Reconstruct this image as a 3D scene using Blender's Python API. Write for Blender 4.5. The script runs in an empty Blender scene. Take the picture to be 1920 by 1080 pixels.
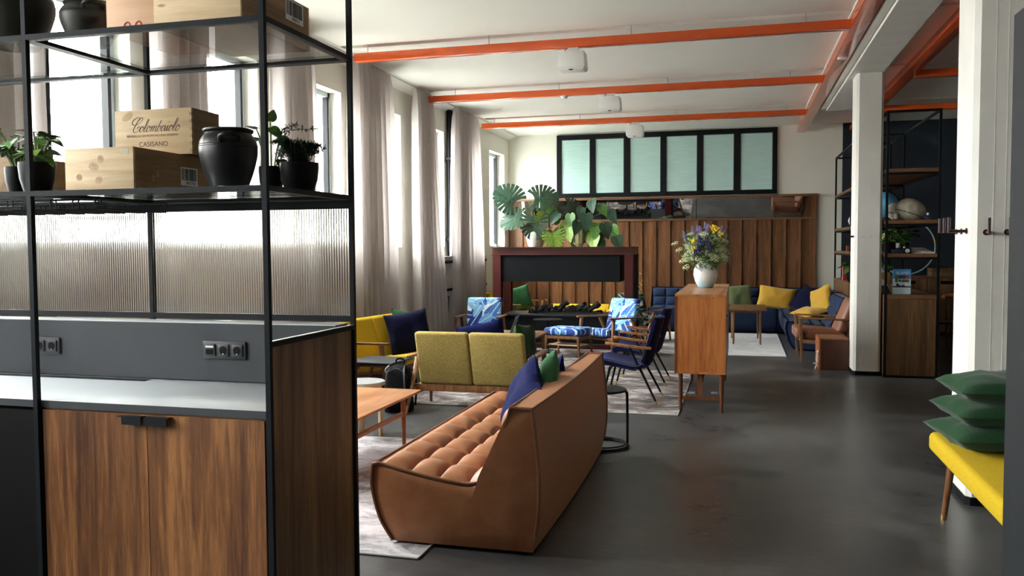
import bpy, bmesh, math, random
from mathutils import Vector, Matrix, noise
PI = math.pi
R = math.radians
rnd = random.Random(7)
sc = bpy.context.scene
C = sc.collection

# ------------------------------------------------------------------ camera
cam_d = bpy.data.cameras.new('camera')
cam_d.sensor_fit = 'HORIZONTAL'; cam_d.sensor_width = 36.0
cam_d.lens = 36.0 * 1591.1 / 1920.0
cam_d.clip_start = 0.05; cam_d.clip_end = 300
cam = bpy.data.objects.new('camera', cam_d); C.objects.link(cam)
def cam_matrix(yaw, pit, roll, loc):
    f = Vector((math.sin(yaw) * math.cos(pit), math.cos(yaw) * math.cos(pit), -math.sin(pit)))
    r = Vector((math.cos(yaw), -math.sin(yaw), 0)); u = r.cross(f)
    r2 = math.cos(roll) * r + math.sin(roll) * u
    u2 = -math.sin(roll) * r + math.cos(roll) * u
    m = Matrix((r2, u2, -f)).transposed().to_4x4(); m.translation = loc
    return m
cam.matrix_world = cam_matrix(-0.26185, 0.04881, -0.005493, (0, 0, 1.6))
sc.camera = cam

# ------------------------------------------------------------------ sky, daylight through the windows, exposure
world = bpy.data.worlds.new('overcast_sky'); sc.world = world
world.use_nodes = True
wn = world.node_tree; wn.nodes.clear()
wo = wn.nodes.new('ShaderNodeOutputWorld'); wb = wn.nodes.new('ShaderNodeBackground')
wb.inputs['Color'].default_value = (1.0, 0.985, 0.955, 1); wb.inputs['Strength'].default_value = 20.0
# overcast luminance: zenith three times the horizon
wt = wn.nodes.new('ShaderNodeTexCoord'); wx = wn.nodes.new('ShaderNodeSeparateXYZ'); wm_ = wn.nodes.new('ShaderNodeMapRange')
wn.links.new(wt.outputs['Generated'], wx.inputs[0]); wn.links.new(wx.outputs['Z'], wm_.inputs['Value'])
wm_.inputs['From Min'].default_value = 0.0; wm_.inputs['From Max'].default_value = 1.0
wm_.inputs['To Min'].default_value = 12.5; wm_.inputs['To Max'].default_value = 37.5
wn.links.new(wm_.outputs[0], wb.inputs['Strength'])
wn.links.new(wb.outputs[0], wo.inputs[0])
sc.view_settings.view_transform = 'Standard'; sc.view_settings.look = 'None'
sc.view_settings.gamma = 1.0; sc.view_settings.use_curve_mapping = False
sc.view_settings.exposure = 1.32
sc.cycles.max_bounces = 10; sc.cycles.diffuse_bounces = 6; sc.cycles.glossy_bounces = 4
sc.cycles.transmission_bounces = 8; sc.cycles.transparent_max_bounces = 16
sc.cycles.use_denoising = True
sc.cycles.sample_clamp_indirect = 8.0
sc.cycles.caustics_reflective = False; sc.cycles.caustics_refractive = True
WIN_FAR = [16.6, 14.8, 12.98, 11.18, 9.34, 7.52, 5.70, 3.88, 2.06, 0.24, -1.58, -3.40]   # far jamb of each opening in the window wall
WIN_W, WIN_Z0, WIN_Z1 = 1.05, 1.60, 3.44
XL = -4.6
def portal(name, loc, rot, sx, sy):
    l = bpy.data.lights.new(name, 'AREA'); l.shape = 'RECTANGLE'; l.size = sx; l.size_y = sy
    l.cycles.is_portal = True
    o = bpy.data.objects.new(name, l); C.objects.link(o); o.location = loc; o.rotation_euler = rot
for yf in WIN_FAR:
    portal('daylight_portal', (XL - 0.42, yf - WIN_W / 2, (WIN_Z0 + WIN_Z1) / 2), (0, -PI / 2, 0), WIN_Z1 - WIN_Z0, WIN_W)
REAR_WIN = []
for xf in REAR_WIN:
    portal('daylight_portal', (xf + 0.7, -5.45, 2.3), (PI / 2, 0, 0), 1.4, 2.2)

# ------------------------------------------------------------------ object helpers
WM = {}
def _link(o, parent):
    C.objects.link(o)
    if parent is not None: o.parent = parent
def _props(o, label=None, cat=None, group=None, kind=None):
    if label: o['label'] = label
    if cat: o['category'] = cat
    if group: o['group'] = group
    if kind: o['kind'] = kind
    return o
def thing(name, label, cat, loc=(0, 0, 0), rz=0.0, group=None, kind=None):
    o = bpy.data.objects.new(name, None); o.empty_display_size = 0.1
    C.objects.link(o); o.location = loc; o.rotation_euler = (0, 0, rz)
    WM[o.name] = Matrix.Translation(loc) @ Matrix.Rotation(rz, 4, 'Z')
    return _props(o, label, cat, group, kind)
def place(o, loc, rz=0.0):
    o.location = loc; o.rotation_euler = (0, 0, rz)
    WM[o.name] = Matrix.Translation(loc) @ Matrix.Rotation(rz, 4, 'Z')
def kids(o): return [c for c in bpy.data.objects if c.parent == o]
def dup(o, loc, rz=0.0, label=None, group=None, parent=None):
    c = o.copy(); C.objects.link(c)
    if parent is not None: c.parent = parent
    for k in o.children:
        d = k.copy(); C.objects.link(d); d.parent = c
        for g in k.children:
            e = g.copy(); C.objects.link(e); e.parent = d
    place(c, loc, rz)
    if label: c['label'] = label
    if group: c['group'] = group
    return c
def mesh_object(name, me, mat, parent=None, loc=None, mw=None):
    o = bpy.data.objects.new(name, me); _link(o, parent)
    if mat is not None and not me.materials: me.materials.append(mat)
    if mw is not None: o.matrix_local = mw
    if loc is not None: o.location = loc
    WM[o.name] = (WM.get(parent.name, Matrix()) if parent is not None else Matrix()) @ (mw if mw is not None else Matrix.Translation(loc or (0, 0, 0)))
    return o

class MB:
    """collects shapes into one mesh"""
    def __init__(s): s.bm = bmesh.new(); s.T = None
    def _v(s, p):
        p = Vector(p)
        return s.bm.verts.new(s.T @ p if s.T is not None else p)
    def face(s, vs, mi=0):
        try: f = s.bm.faces.new(vs); f.material_index = mi; return f
        except ValueError: return None
    def hexa(s, P, mi=0):
        v = [s._v(p) for p in P]
        for q in ((0, 3, 2, 1), (4, 5, 6, 7), (0, 1, 5, 4), (1, 2, 6, 5), (2, 3, 7, 6), (3, 0, 4, 7)): s.face([v[i] for i in q], mi)
        return s
    def box(s, x0, x1, y0, y1, z0, z1, mi=0):
        return s.hexa([(x0, y0, z0), (x1, y0, z0), (x1, y1, z0), (x0, y1, z0), (x0, y0, z1), (x1, y0, z1), (x1, y1, z1), (x0, y1, z1)], mi)
    def bar(s, p, q, w, h, up=(0, 0, 1), w2=None, h2=None, mi=0):
        """rectangular bar from p to q, w across, h along up, may taper"""
        p = Vector(p); q = Vector(q); d = (q - p).normalized(); up = Vector(up)
        if abs(d.dot(up)) > 0.98: up = Vector((0, 1, 0))
        a = d.cross(up).normalized(); b = a.cross(d).normalized()
        w2 = w if w2 is None else w2; h2 = h if h2 is None else h2
        P = [p + a * i * w / 2 + b * j * h / 2 for i, j in ((-1, -1), (1, -1), (1, 1), (-1, 1))] + [q + a * i * w2 / 2 + b * j * h2 / 2 for i, j in ((-1, -1), (1, -1), (1, 1), (-1, 1))]
        return s.hexa(P, mi)
    def rbox(s, x0, x1, y0, y1, z0, z1, r=0.02, seg=3):
        t = bmesh.new(); bmesh.ops.create_cube(t, size=1)
        for v in t.verts: v.co = Vector(((x0 + x1) / 2 + v.co.x * (x1 - x0), (y0 + y1) / 2 + v.co.y * (y1 - y0), (z0 + z1) / 2 + v.co.z * (z1 - z0)))
        r = min(r, (x1 - x0) * .49, (y1 - y0) * .49, (z1 - z0) * .49)
        bmesh.ops.bevel(t, geom=list(t.edges), offset=r, segments=seg, profile=0.5, affect='EDGES')
        s.merge(t); return s
    def merge(s, t, M=None):
        m = {}
        for v in t.verts:
            p = v.co if M is None else M @ v.co
            m[v] = s._v(p)
        for f in t.faces: s.face([m[v] for v in f.verts], f.material_index)
        t.free()
    def tube(s, pts, r, n=8, closed=False, mi=0, cap=True):
        pts = [Vector(p) for p in pts]; k = len(pts)
        rs = r if isinstance(r, (list, tuple)) else [r] * k
        rings = []; prev = None
        for i, p in enumerate(pts):
            if closed: d = pts[(i + 1) % k] - pts[i - 1]
            else: d = pts[min(i + 1, k - 1)] - pts[max(i - 1, 0)]
            d.normalize()
            if prev is None:
                a = d.cross(Vector((0, 0, 1)) if abs(d.z) < 0.9 else Vector((1, 0, 0))).normalized()
            else:
                a = (prev - d * prev.dot(d)).normalized()
            prev = a; b = d.cross(a)
            rings.append([s._v(p + (a * math.cos(2 * PI * j / n) + b * math.sin(2 * PI * j / n)) * rs[i]) for j in range(n)])
        for i in range(k if closed else k - 1):
            A = rings[i]; B = rings[(i + 1) % k]
            for j in range(n): s.face([A[j], A[(j + 1) % n], B[(j + 1) % n], B[j]], mi)
        if not closed and cap:
            s.face(rings[0][::-1], mi); s.face(rings[-1], mi)
        return s
    def cyl(s, p, q, r0, r1=None, n=16, mi=0): return s.tube([p, q], [r0, r0 if r1 is None else r1], n, mi=mi)
    def lathe(s, prof, c=(0, 0, 0), n=32, mi=0, closed=False):
        c = Vector(c); rings = []
        for (r, z) in prof:
            if r < 1e-5: rings.append([s._v(c + Vector((0, 0, z)))])
            else: rings.append([s._v(c + Vector((r * math.cos(2 * PI * j / n), r * math.sin(2 * PI * j / n), z))) for j in range(n)])
        for A, B in zip(rings[:-1], rings[1:]):
            for j in range(n):
                q = []
                for w in (A[j % len(A)], A[(j + 1) % len(A)], B[(j + 1) % len(B)], B[j % len(B)]):
                    if w not in q: q.append(w)
                if len(q) > 2: s.face(q, mi)
        return s
    def ball(s, c, r, u=10, v=6, sc=(1, 1, 1), M=None, mi=0):
        t = bmesh.new(); bmesh.ops.create_uvsphere(t, u_segments=u, v_segments=v, radius=1)
        for q in t.verts:
            p = Vector((q.co.x * r * sc[0], q.co.y * r * sc[1], q.co.z * r * sc[2]))
            if M is not None: p = M @ p
            q.co = p + Vector(c)
        for f in t.faces: f.material_index = mi
        s.merge(t); return s
    def grid(s, fn, nu, nv, mi=0, closeu=False):
        V = [[s._v(fn(i / nu, j / nv)) for j in range(nv + 1)] for i in range(nu + (0 if closeu else 1))]
        n = len(V)
        for i in range(nu):
            for j in range(nv): s.face([V[i][j], V[(i + 1) % n][j], V[(i + 1) % n][j + 1], V[i][j + 1]], mi)
        return V
    def prism(s, poly, axis, a, b, mi=0):
        """poly: 2-D points; extruded along axis from a to b"""
        def P(u, v, t): return {'x': (t, u, v), 'y': (u, t, v), 'z': (u, v, t)}[axis]
        A = [s._v(P(u, v, a)) for u, v in poly]; B = [s._v(P(u, v, b)) for u, v in poly]
        n = len(poly)
        s.face(A[::-1], mi); s.face(B, mi)
        for i in range(n): s.face([A[i], A[(i + 1) % n], B[(i + 1) % n], B[i]], mi)
        return s
    def build(s, name, mat, parent=None, w=False, sharp=35, bevel=0.0, mw=None, loc=None, weld=False):
        if weld: bmesh.ops.remove_doubles(s.bm, verts=s.bm.verts, dist=1e-5)
        if bevel: bmesh.ops.bevel(s.bm, geom=list(s.bm.edges), offset=bevel, segments=2, profile=0.5, affect='EDGES')
        if w and parent is not None:
            s.bm.transform(WM[parent.name].inverted())
        bmesh.ops.recalc_face_normals(s.bm, faces=s.bm.faces)
        lim = R(sharp)
        for e in s.bm.edges:
            e.smooth = len(e.link_faces) == 2 and e.calc_face_angle(3.2) < lim
        for f in s.bm.faces: f.smooth = True
        me = bpy.data.meshes.new(name); s.bm.to_mesh(me); s.bm.free()
        for m in (mat if isinstance(mat, (list, tuple)) else [mat]):
            if m is not None: me.materials.append(m)
        return mesh_object(name, me, None, parent, loc=loc, mw=mw)
def top(o, label, cat, group=None, kind=None): return _props(o, label, cat, group, kind)
def struct(o): o['kind'] = 'structure'; return o
def rebase(o):
    """moves the origin of a top-level mesh to the base centre of its geometry"""
    vs = [v.co for v in o.data.vertices]
    c = Vector(((min(v.x for v in vs) + max(v.x for v in vs)) / 2, (min(v.y for v in vs) + max(v.y for v in vs)) / 2, min(v.z for v in vs)))
    o.data.transform(Matrix.Translation(-c)); o.location = c; WM[o.name] = Matrix.Translation(c)
    return o
def text(body, size, mat, parent, mw, name='lettering', align='CENTER', shear=0.0, ext=0.0003, space=1.0):
    cu = bpy.data.curves.new(name, 'FONT'); cu.body = body; cu.size = size; cu.align_x = align; cu.align_y = 'CENTER'
    cu.extrude = ext; cu.shear = shear; cu.space_character = space; cu.materials.append(mat)
    tmp = bpy.data.objects.new('tmp', cu); me = bpy.data.meshes.new_from_object(tmp); me.name = name
    bpy.data.objects.remove(tmp); bpy.data.curves.remove(cu)
    return mesh_object(name, me, None if me.materials else mat, parent, mw=mw)
def spline(pts, n=6, closed=False):
    """Catmull-Rom through points"""
    P = [Vector(p) for p in pts]; k = len(P); out = []
    rng = range(k) if closed else range(k - 1)
    for i in rng:
        if closed: a, b, c, d = P[i - 1], P[i], P[(i + 1) % k], P[(i + 2) % k]
        else: a, b, c, d = P[max(i - 1, 0)], P[i], P[i + 1], P[min(i + 2, k - 1)]
        for j in range(n):
            t = j / n
            out.append(0.5 * ((2 * b) + (c - a) * t + (2 * a - 5 * b + 4 * c - d) * t * t + (3 * b - a - 3 * c + d) * t ** 3))
    if not closed: out.append(P[-1])
    return out

# ------------------------------------------------------------------ materials
def new_mat(name):
    m = bpy.data.materials.new(name); m.use_nodes = True
    nt = m.node_tree; return m, nt, nt.nodes['Principled BSDF']
def N(nt, typ, props=None, **ins):
    n = nt.nodes.new('ShaderNode' + typ)
    for k, v in (props or {}).items(): setattr(n, k, v)
    for k, v in ins.items():
        key = int(k[1:]) if k[0] == 'i' and k[1:].isdigit() else k.replace('_', ' ')
        s = n.inputs[key]
        if isinstance(v, bpy.types.NodeSocket): nt.links.new(v, s)
        else: s.default_value = v
    return n
def rgba(c): return (c[0], c[1], c[2], 1)
def coords(nt, scale=(1, 1, 1), loc=(0, 0, 0)):
    t = N(nt, 'TexCoord'); return N(nt, 'Mapping', None, Vector=t.outputs['Object'], Scale=scale, Location=loc).outputs[0]
def ramp(nt, fac, stops):
    r = N(nt, 'ValToRGB', None, Fac=fac); e = r.color_ramp.elements
    while len(e) < len(stops): e.new(0.5)
    for el, (p, c) in zip(e, stops): el.position = p; el.color = rgba(c)
    return r.outputs[0]
def bump(nt, bs, h, strength=0.3, dist=0.01):
    b = N(nt, 'Bump', None, Height=h, Strength=strength, Distance=dist); nt.links.new(b.outputs[0], bs.inputs['Normal'])
def plain(name, c, rough=0.5, metal=0.0, spec=0.5, coat=0.0, var=0.06, vscale=6.0, bmp=0.0, bscale=60.0, sheen=0.0):
    m, nt, b = new_mat(name)
    v = coords(nt)
    n = N(nt, 'TexNoise', None, Vector=v, Scale=vscale, Detail=4.0).outputs[0]
    d = [max(0, x * (1 - var)) for x in c]; l = [min(1, x * (1 + var)) for x in c]
    nt.links.new(ramp(nt, n, [(0.3, d), (0.7, l)]), b.inputs['Base Color'])
    b.inputs['Roughness'].default_value = rough; b.inputs['Metallic'].default_value = metal
    b.inputs['Specular IOR Level'].default_value = spec; b.inputs['Coat Weight'].default_value = coat
    b.inputs['Sheen Weight'].default_value = sheen
    if bmp:
        h = N(nt, 'TexNoise', None, Vector=v, Scale=bscale, Detail=3.0).outputs[0]; bump(nt, b, h, bmp, 0.004)
    return m
def wood(name, dark, mid, light, axis='z', scale=1.0, rough=0.42, spec=0.4, blotch=0.5):
    m, nt, b = new_mat(name)
    k = {'x': (0.9, 14, 14), 'y': (14, 0.9, 14), 'z': (14, 14, 0.9)}[axis]
    oi = N(nt, 'ObjectInfo').outputs['Random']
    off = N(nt, 'VectorMath', {'operation': 'SCALE'}, i0=(7.3, 5.1, 3.7), Scale=oi).outputs[0]
    t = N(nt, 'TexCoord').outputs['Object']
    add = N(nt, 'VectorMath', {'operation': 'ADD'}, i0=t, i1=off).outputs[0]
    v = N(nt, 'Mapping', None, Vector=add, Scale=[s * scale for s in k]).outputs[0]
    n1 = N(nt, 'TexNoise', None, Vector=v, Scale=0.55, Detail=7.0, Roughness=0.62, Distortion=0.9).outputs[0]
    n2 = N(nt, 'TexNoise', None, Vector=v, Scale=5.0, Detail=5.0, Roughness=0.7, Distortion=0.3).outputs[0]
    mx = N(nt, 'MapRange', None, Value=n2, i1=0.3, i2=0.7, i3=-0.14, i4=0.14).outputs[0]
    ad = N(nt, 'Math', {'operation': 'ADD'}, i0=n1, i1=mx).outputs[0]
    col = ramp(nt, ad, [(0.34, dark), (0.5, mid), (0.66, light)])
    tone = N(nt, 'MapRange', None, Value=oi, i1=0.0, i2=1.0, i3=0.86, i4=1.12).outputs[0]
    hs = N(nt, 'HueSaturation', None, Color=col, Value=tone).outputs[0]
    nt.links.new(hs, b.inputs['Base Color'])
    b.inputs['Roughness'].default_value = rough; b.inputs['Specular IOR Level'].default_value = spec
    bump(nt, b, n2, 0.08, 0.003)
    return m
def fabric(name, c1, c2, scale=220.0, rough=0.95, sheen=0.0, aniso=(1, 1, 1), big=0.0):
    m, nt, b = new_mat(name); v = coords(nt, aniso)
    n = N(nt, 'TexNoise', None, Vector=v, Scale=scale, Detail=2.0).outputs[0]
    g = N(nt, 'TexNoise', None, Vector=v, Scale=5.0, Detail=3.0).outputs[0]
    mix = N(nt, 'Math', {'operation': 'MULTIPLY_ADD'}, i0=g, i1=big, i2=n).outputs[0]
    nt.links.new(ramp(nt, mix, [(0.3 + big * .5, c1), (0.7 + big * .5, c2)]), b.inputs['Base Color'])
    b.inputs['Roughness'].default_value = rough; b.inputs['Sheen Weight'].default_value = sheen
    b.inputs['Specular IOR Level'].default_value = 0.06
    bump(nt, b, n, 0.25, 0.002)
    return m
def leather(name, c1, c2, rough=0.42):
    m, nt, b = new_mat(name); v = coords(nt)
    n = N(nt, 'TexNoise', None, Vector=v, Scale=4.5, Detail=6.0, Roughness=0.6, Distortion=0.6).outputs[0]
    nt.links.new(ramp(nt, n, [(0.3, c1), (0.72, c2)]), b.inputs['Base Color'])
    g = N(nt, 'TexVoronoi', None, Vector=v, Scale=220.0).outputs['Distance']
    r = N(nt, 'MapRange', None, Value=n, i1=0.3, i2=0.7, i3=rough - 0.06, i4=rough + 0.1).outputs[0]
    nt.links.new(r, b.inputs['Roughness']); bump(nt, b, g, 0.12, 0.002)
    b.inputs['Specular IOR Level'].default_value = 0.45
    return m
def leaf_print(name, ground, cols, rib, scale=5.5, flat=(1, .06, 1)):
    m, nt, b = new_mat(name); col = None
    base = N(nt, 'RGB'); base.outputs[0].default_value = rgba(ground); col = base.outputs[0]
    for k, (sc_, off) in enumerate(((1.0, (0, 0, 0)), (1.12, (3.3, 1.7, 5.1)), (0.92, (7.7, 4.2, 2.3)), (1.05, (1.1, 8.2, 9.3)))):
        v = coords(nt, [scale * sc_ * q for q in flat], off)
        vo = N(nt, 'TexVoronoi', {'feature': 'F1'}, Vector=v, Scale=1.0, Randomness=1.0)
        loc = N(nt, 'VectorMath', {'operation': 'MULTIPLY'}, i0=N(nt, 'VectorMath', {'operation': 'SUBTRACT'}, i0=v, i1=vo.outputs['Position']).outputs[0], i1=[1.0 if q > .5 else 0.0 for q in flat]).outputs[0]
        dr = N(nt, 'VectorMath', {'operation': 'SUBTRACT'}, i0=vo.outputs['Color'], i1=(0.5, 0.5, 0.5)).outputs[0]
        dn = N(nt, 'VectorMath', {'operation': 'NORMALIZE'}, i0=N(nt, 'VectorMath', {'operation': 'MULTIPLY'}, i0=dr, i1=[1.0 if q > .5 else 0.0 for q in flat]).outputs[0]).outputs[0]
        al = N(nt, 'VectorMath', {'operation': 'DOT_PRODUCT'}, i0=loc, i1=dn).outputs['Value']
        pr = N(nt, 'VectorMath', {'operation': 'SCALE'}, i0=dn, Scale=al).outputs[0]
        pv = N(nt, 'VectorMath', {'operation': 'SUBTRACT'}, i0=loc, i1=pr).outputs[0]
        pe = N(nt, 'VectorMath', {'operation': 'LENGTH'}, i0=pv).outputs['Value']
        a2 = N(nt, 'Math', {'operation': 'POWER'}, i0=N(nt, 'Math', {'operation': 'ABSOLUTE'}, i0=N(nt, 'Math', {'operation': 'DIVIDE'}, i0=al, i1=0.64).outputs[0]).outputs[0], i1=2.0).outputs[0]
        b2 = N(nt, 'Math', {'operation': 'POWER'}, i0=N(nt, 'Math', {'operation': 'DIVIDE'}, i0=pe, i1=0.27).outputs[0], i1=2.0).outputs[0]
        q = N(nt, 'Math', {'operation': 'ADD'}, i0=a2, i1=b2).outputs[0]
        mask = N(nt, 'Math', {'operation': 'LESS_THAN'}, i0=q, i1=0.95).outputs[0]
        st = N(nt, 'Math', {'operation': 'SINE'}, i0=N(nt, 'Math', {'operation': 'MULTIPLY_ADD'}, i0=al, i1=30.0, i2=N(nt, 'Math', {'operation': 'MULTIPLY'}, i0=pe, i1=-40.0).outputs[0]).outputs[0]).outputs[0]
        sx = N(nt, 'SeparateColor', None, Color=vo.outputs['Color']).outputs[1]
        hue = N(nt, 'Math', {'operation': 'MULTIPLY_ADD'}, i0=st, i1=0.09, i2=sx).outputs[0]
        lc = ramp(nt, hue, [(0.42, cols[0]), (0.60, cols[1]), (0.90, cols[2])])
        rm = N(nt, 'Math', {'operation': 'LESS_THAN'}, i0=pe, i1=0.03).outputs[0]
        lc2 = N(nt, 'Mix', {'data_type': 'RGBA'}, i0=rm, i6=lc, i7=rgba(rib)).outputs[2]
        col = N(nt, 'Mix', {'data_type': 'RGBA'}, i0=mask, i6=col, i7=lc2).outputs[2]
    nt.links.new(col, b.inputs['Base Color']); b.inputs['Roughness'].default_value = 0.85
    return m
def pane_glass(name, tint=(1, 1, 1), rough=0.0, ior=1.45):
    m, nt, b = new_mat(name); nt.nodes.remove(b); out = nt.nodes['Material Output']
    t = N(nt, 'BsdfTransparent', None, Color=rgba(tint)); g = N(nt, 'BsdfGlossy', None, Color=(1, 1, 1, 1), Roughness=rough)
    bf = N(nt, 'NewGeometry').outputs['Backfacing']
    f = N(nt, 'Fresnel', None, IOR=N(nt, 'MapRange', None, Value=bf, i1=0.0, i2=1.0, i3=ior, i4=1.0 / ior).outputs[0])
    mx = N(nt, 'MixShader', None, i0=f.outputs[0], i1=t.outputs[0], i2=g.outputs[0]); nt.links.new(mx.outputs[0], out.inputs[0])
    return m
M = {}
def rug_mat(name, lo, mid, hi, sc_=1.0):
    m, nt, b = new_mat(name); v = coords(nt, (1.3 * sc_, 2.0 * sc_, 1))
    n = N(nt, 'TexNoise', None, Vector=v, Scale=2.2, Detail=9.0, Roughness=0.72, Distortion=0.8).outputs[0]
    n2 = N(nt, 'TexNoise', None, Vector=coords(nt), Scale=160.0, Detail=2.0).outputs[0]
    q = N(nt, 'Math', {'operation': 'MULTIPLY_ADD'}, i0=n2, i1=0.16, i2=n).outputs[0]
    nt.links.new(ramp(nt, q, [(0.47, lo), (0.60, mid), (0.73, hi)]), b.inputs['Base Color'])
    b.inputs['Roughness'].default_value = 1.0; b.inputs['Specular IOR Level'].default_value = 0.1
    bump(nt, b, n2, 0.4, 0.004); return m
def build_materials():
    M['white'] = plain('cream_wall_paint', (0.78, 0.775, 0.70), 0.75, var=0.02, vscale=1.5)
    M['ceil'] = plain('ceiling_paint', (0.77, 0.765, 0.71), 0.85, var=0.02, vscale=1.2, bmp=0.05, bscale=30)
    M['navywall'] = plain('navy_wall_paint', (0.012, 0.02, 0.032), 0.6, var=0.1)
    M['concrete'] = plain('whitewashed_concrete', (0.74, 0.725, 0.68), 0.7, var=0.05, vscale=3, bmp=0.35, bscale=14)
    M['black'] = plain('black_painted_steel', (0.005, 0.006, 0.0075), 0.5, var=0.1, spec=0.15)
    M['rail'] = plain('black_steel_window_sheen', (0.0075, 0.0095, 0.0125), 0.55, var=0.1, spec=0.10)  # front members of the black frame, window sheen put into a paler tone
    M['darkgrey'] = plain('anthracite_laminate', (0.034, 0.038, 0.044), 0.5, var=0.05, spec=0.3)
    M['panelgrey'] = plain('charcoal_panel', (0.014, 0.016, 0.019), 0.6, var=0.05, spec=0.2)
    M['counter'] = plain('window_lit_worktop_laminate', (0.36, 0.38, 0.40), 0.3, spec=0.6, var=0.03)  # grey laminate paled to carry the window light on its top
    M['cap'] = plain('window_reflection_strip', (0.55, 0.57, 0.58), 0.2, spec=0.7, var=0.02)  # pale strips with the window reflection put into their colour
    M['orange'] = plain('orange_gloss_paint', (0.66, 0.095, 0.015), 0.22, coat=0.3, var=0.04)
    M['chrome'] = plain('brushed_metal', (0.55, 0.56, 0.57), 0.3, 1.0, var=0.03)
    M['brass'] = plain('brass', (0.72, 0.5, 0.18), 0.28, 1.0, var=0.05)
    M['winframe'] = plain('grey_window_frame', (0.42, 0.48, 0.53), 0.4, var=0.03)
    M['white_plastic'] = plain('white_plastic', (0.8, 0.8, 0.78), 0.4, var=0.02)
    M['red'] = plain('oxblood_steel_paint', (0.055, 0.006, 0.005), 0.36, var=0.15, coat=0.1)
    M['coal'] = plain('charred_black', (0.012, 0.012, 0.012), 0.7, var=0.3, vscale=25, bmp=0.8, bscale=50)
    M['walnut'] = wood('walnut_veneer', (0.056, 0.020, 0.0075), (0.125, 0.048, 0.0155), (0.245, 0.105, 0.035), 'z', 0.8)
    M['walnut_side'] = wood('oiled_walnut', (0.085, 0.042, 0.017), (0.145, 0.075, 0.03), (0.22, 0.12, 0.05), 'z', 0.8)
    M['panel'] = wood('walnut_wall_panelling', (0.085, 0.034, 0.012), (0.15, 0.064, 0.024), (0.22, 0.10, 0.04), 'z', 1.1)
    M['panel_x'] = wood('walnut_trim', (0.1, 0.045, 0.02), (0.16, 0.075, 0.032), (0.22, 0.11, 0.05), 'x', 1.1)
    M['teak'] = wood('teak_veneer', (0.22, 0.06, 0.014), (0.33, 0.105, 0.027), (0.43, 0.155, 0.045), 'z', 0.8, 0.36)
    M['teak_y'] = wood('teak_top', (0.26, 0.10, 0.035), (0.38, 0.165, 0.06), (0.5, 0.24, 0.1), 'y', 0.9, 0.34)
    M['teakdark'] = wood('dark_teak', (0.07, 0.022, 0.009), (0.12, 0.04, 0.015), (0.17, 0.062, 0.025), 'z', 1.0, 0.36)
    M['frame'] = wood('oiled_hardwood', (0.13, 0.05, 0.018), (0.22, 0.09, 0.034), (0.3, 0.14, 0.055), 'z', 2.0, 0.36)
    M['oak'] = wood('brown_oak_frame', (0.12, 0.058, 0.024), (0.2, 0.10, 0.042), (0.27, 0.15, 0.07), 'z', 2.0, 0.4)
    M['birch'] = wood('birch', (0.58, 0.42, 0.24), (0.68, 0.52, 0.33), (0.76, 0.61, 0.42), 'z', 1.0, 0.45)
    M['pine'] = wood('pine_crate', (0.44, 0.305, 0.165), (0.56, 0.41, 0.24), (0.66, 0.52, 0.335), 'x', 0.5, 0.6)
    M['pine_mid'] = wood('honey_pine_crate', (0.34, 0.23, 0.12), (0.44, 0.31, 0.165), (0.52, 0.38, 0.22), 'x', 0.5, 0.6)
    M['pine_y'] = wood('shaded_pine_crate_side', (0.16, 0.095, 0.04), (0.23, 0.14, 0.062), (0.30, 0.19, 0.09), 'y', 0.5, 0.6)  # darker pine: shade of the crate sides in the colour, also tan wood
    M['pine_pink'] = wood('pinkish_pine_crate', (0.52, 0.29, 0.17), (0.62, 0.37, 0.23), (0.68, 0.43, 0.28), 'x', 0.5, 0.6)
    M['knot'] = plain('pine_knot', (0.33, 0.19, 0.10), 0.65, var=0.35, vscale=60)
    M['knot_ring'] = plain('pine_knot_ring', (0.45, 0.30, 0.16), 0.65, var=0.15)
    M['ink'] = plain('brown_print', (0.07, 0.03, 0.012), 0.7)
    M['ink_light'] = plain('faded_print', (0.22, 0.12, 0.05), 0.7)
    M['blackink'] = plain('black_print', (0.012, 0.012, 0.012), 0.6)
    M['paper'] = plain('white_label_paper', (0.72, 0.72, 0.72), 0.6, var=0.02)
    M['tan'] = leather('tan_leather', (0.27, 0.10, 0.038), (0.39, 0.165, 0.071))
    M['tanseam'] = leather('tan_leather_piping', (0.13, 0.048, 0.02), (0.19, 0.075, 0.032))
    M['brownleather'] = leather('brown_leather', (0.16, 0.058, 0.029), (0.24, 0.098, 0.053), 0.5)
    M['mustard'] = fabric('mustard_wool', (0.50, 0.33, 0.02), (0.62, 0.43, 0.04), 180)
    M['olive_tweed'] = fabric('olive_yellow_tweed', (0.27, 0.195, 0.055), (0.48, 0.375, 0.14), 160, aniso=(1, 1, 0.35), big=0.2)
    M['yellow'] = fabric('yellow_felt', (0.45, 0.305, 0.014), (0.53, 0.37, 0.028), 120)
    M['navy'] = fabric('navy_velvet', (0.003, 0.005, 0.036), (0.006, 0.010, 0.062), 90, 0.8, 0.0)
    M['blackblue'] = fabric('midnight_velvet', (0.003, 0.004, 0.02), (0.006, 0.007, 0.032), 90, 0.85, 0.04)
    M['royal'] = fabric('royal_blue_velvet', (0.0025, 0.0045, 0.036), (0.005, 0.009, 0.07), 70, 0.75, 0.03)
    M['green'] = fabric('green_cotton', (0.022, 0.085, 0.03), (0.035, 0.125, 0.048), 200, 0.9, 0.1)
    M['darkgreen'] = fabric('bottle_green_cotton', (0.008, 0.036, 0.013), (0.014, 0.056, 0.021), 200, 0.85, 0.1)
    M['sage'] = fabric('sage_green_cotton', (0.14, 0.18, 0.085), (0.19, 0.24, 0.12), 200, 0.9, 0.1)
    M['gold'] = fabric('gold_satin', (0.5, 0.28, 0.03), (0.62, 0.37, 0.055), 200, 0.55, 0.2)
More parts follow.
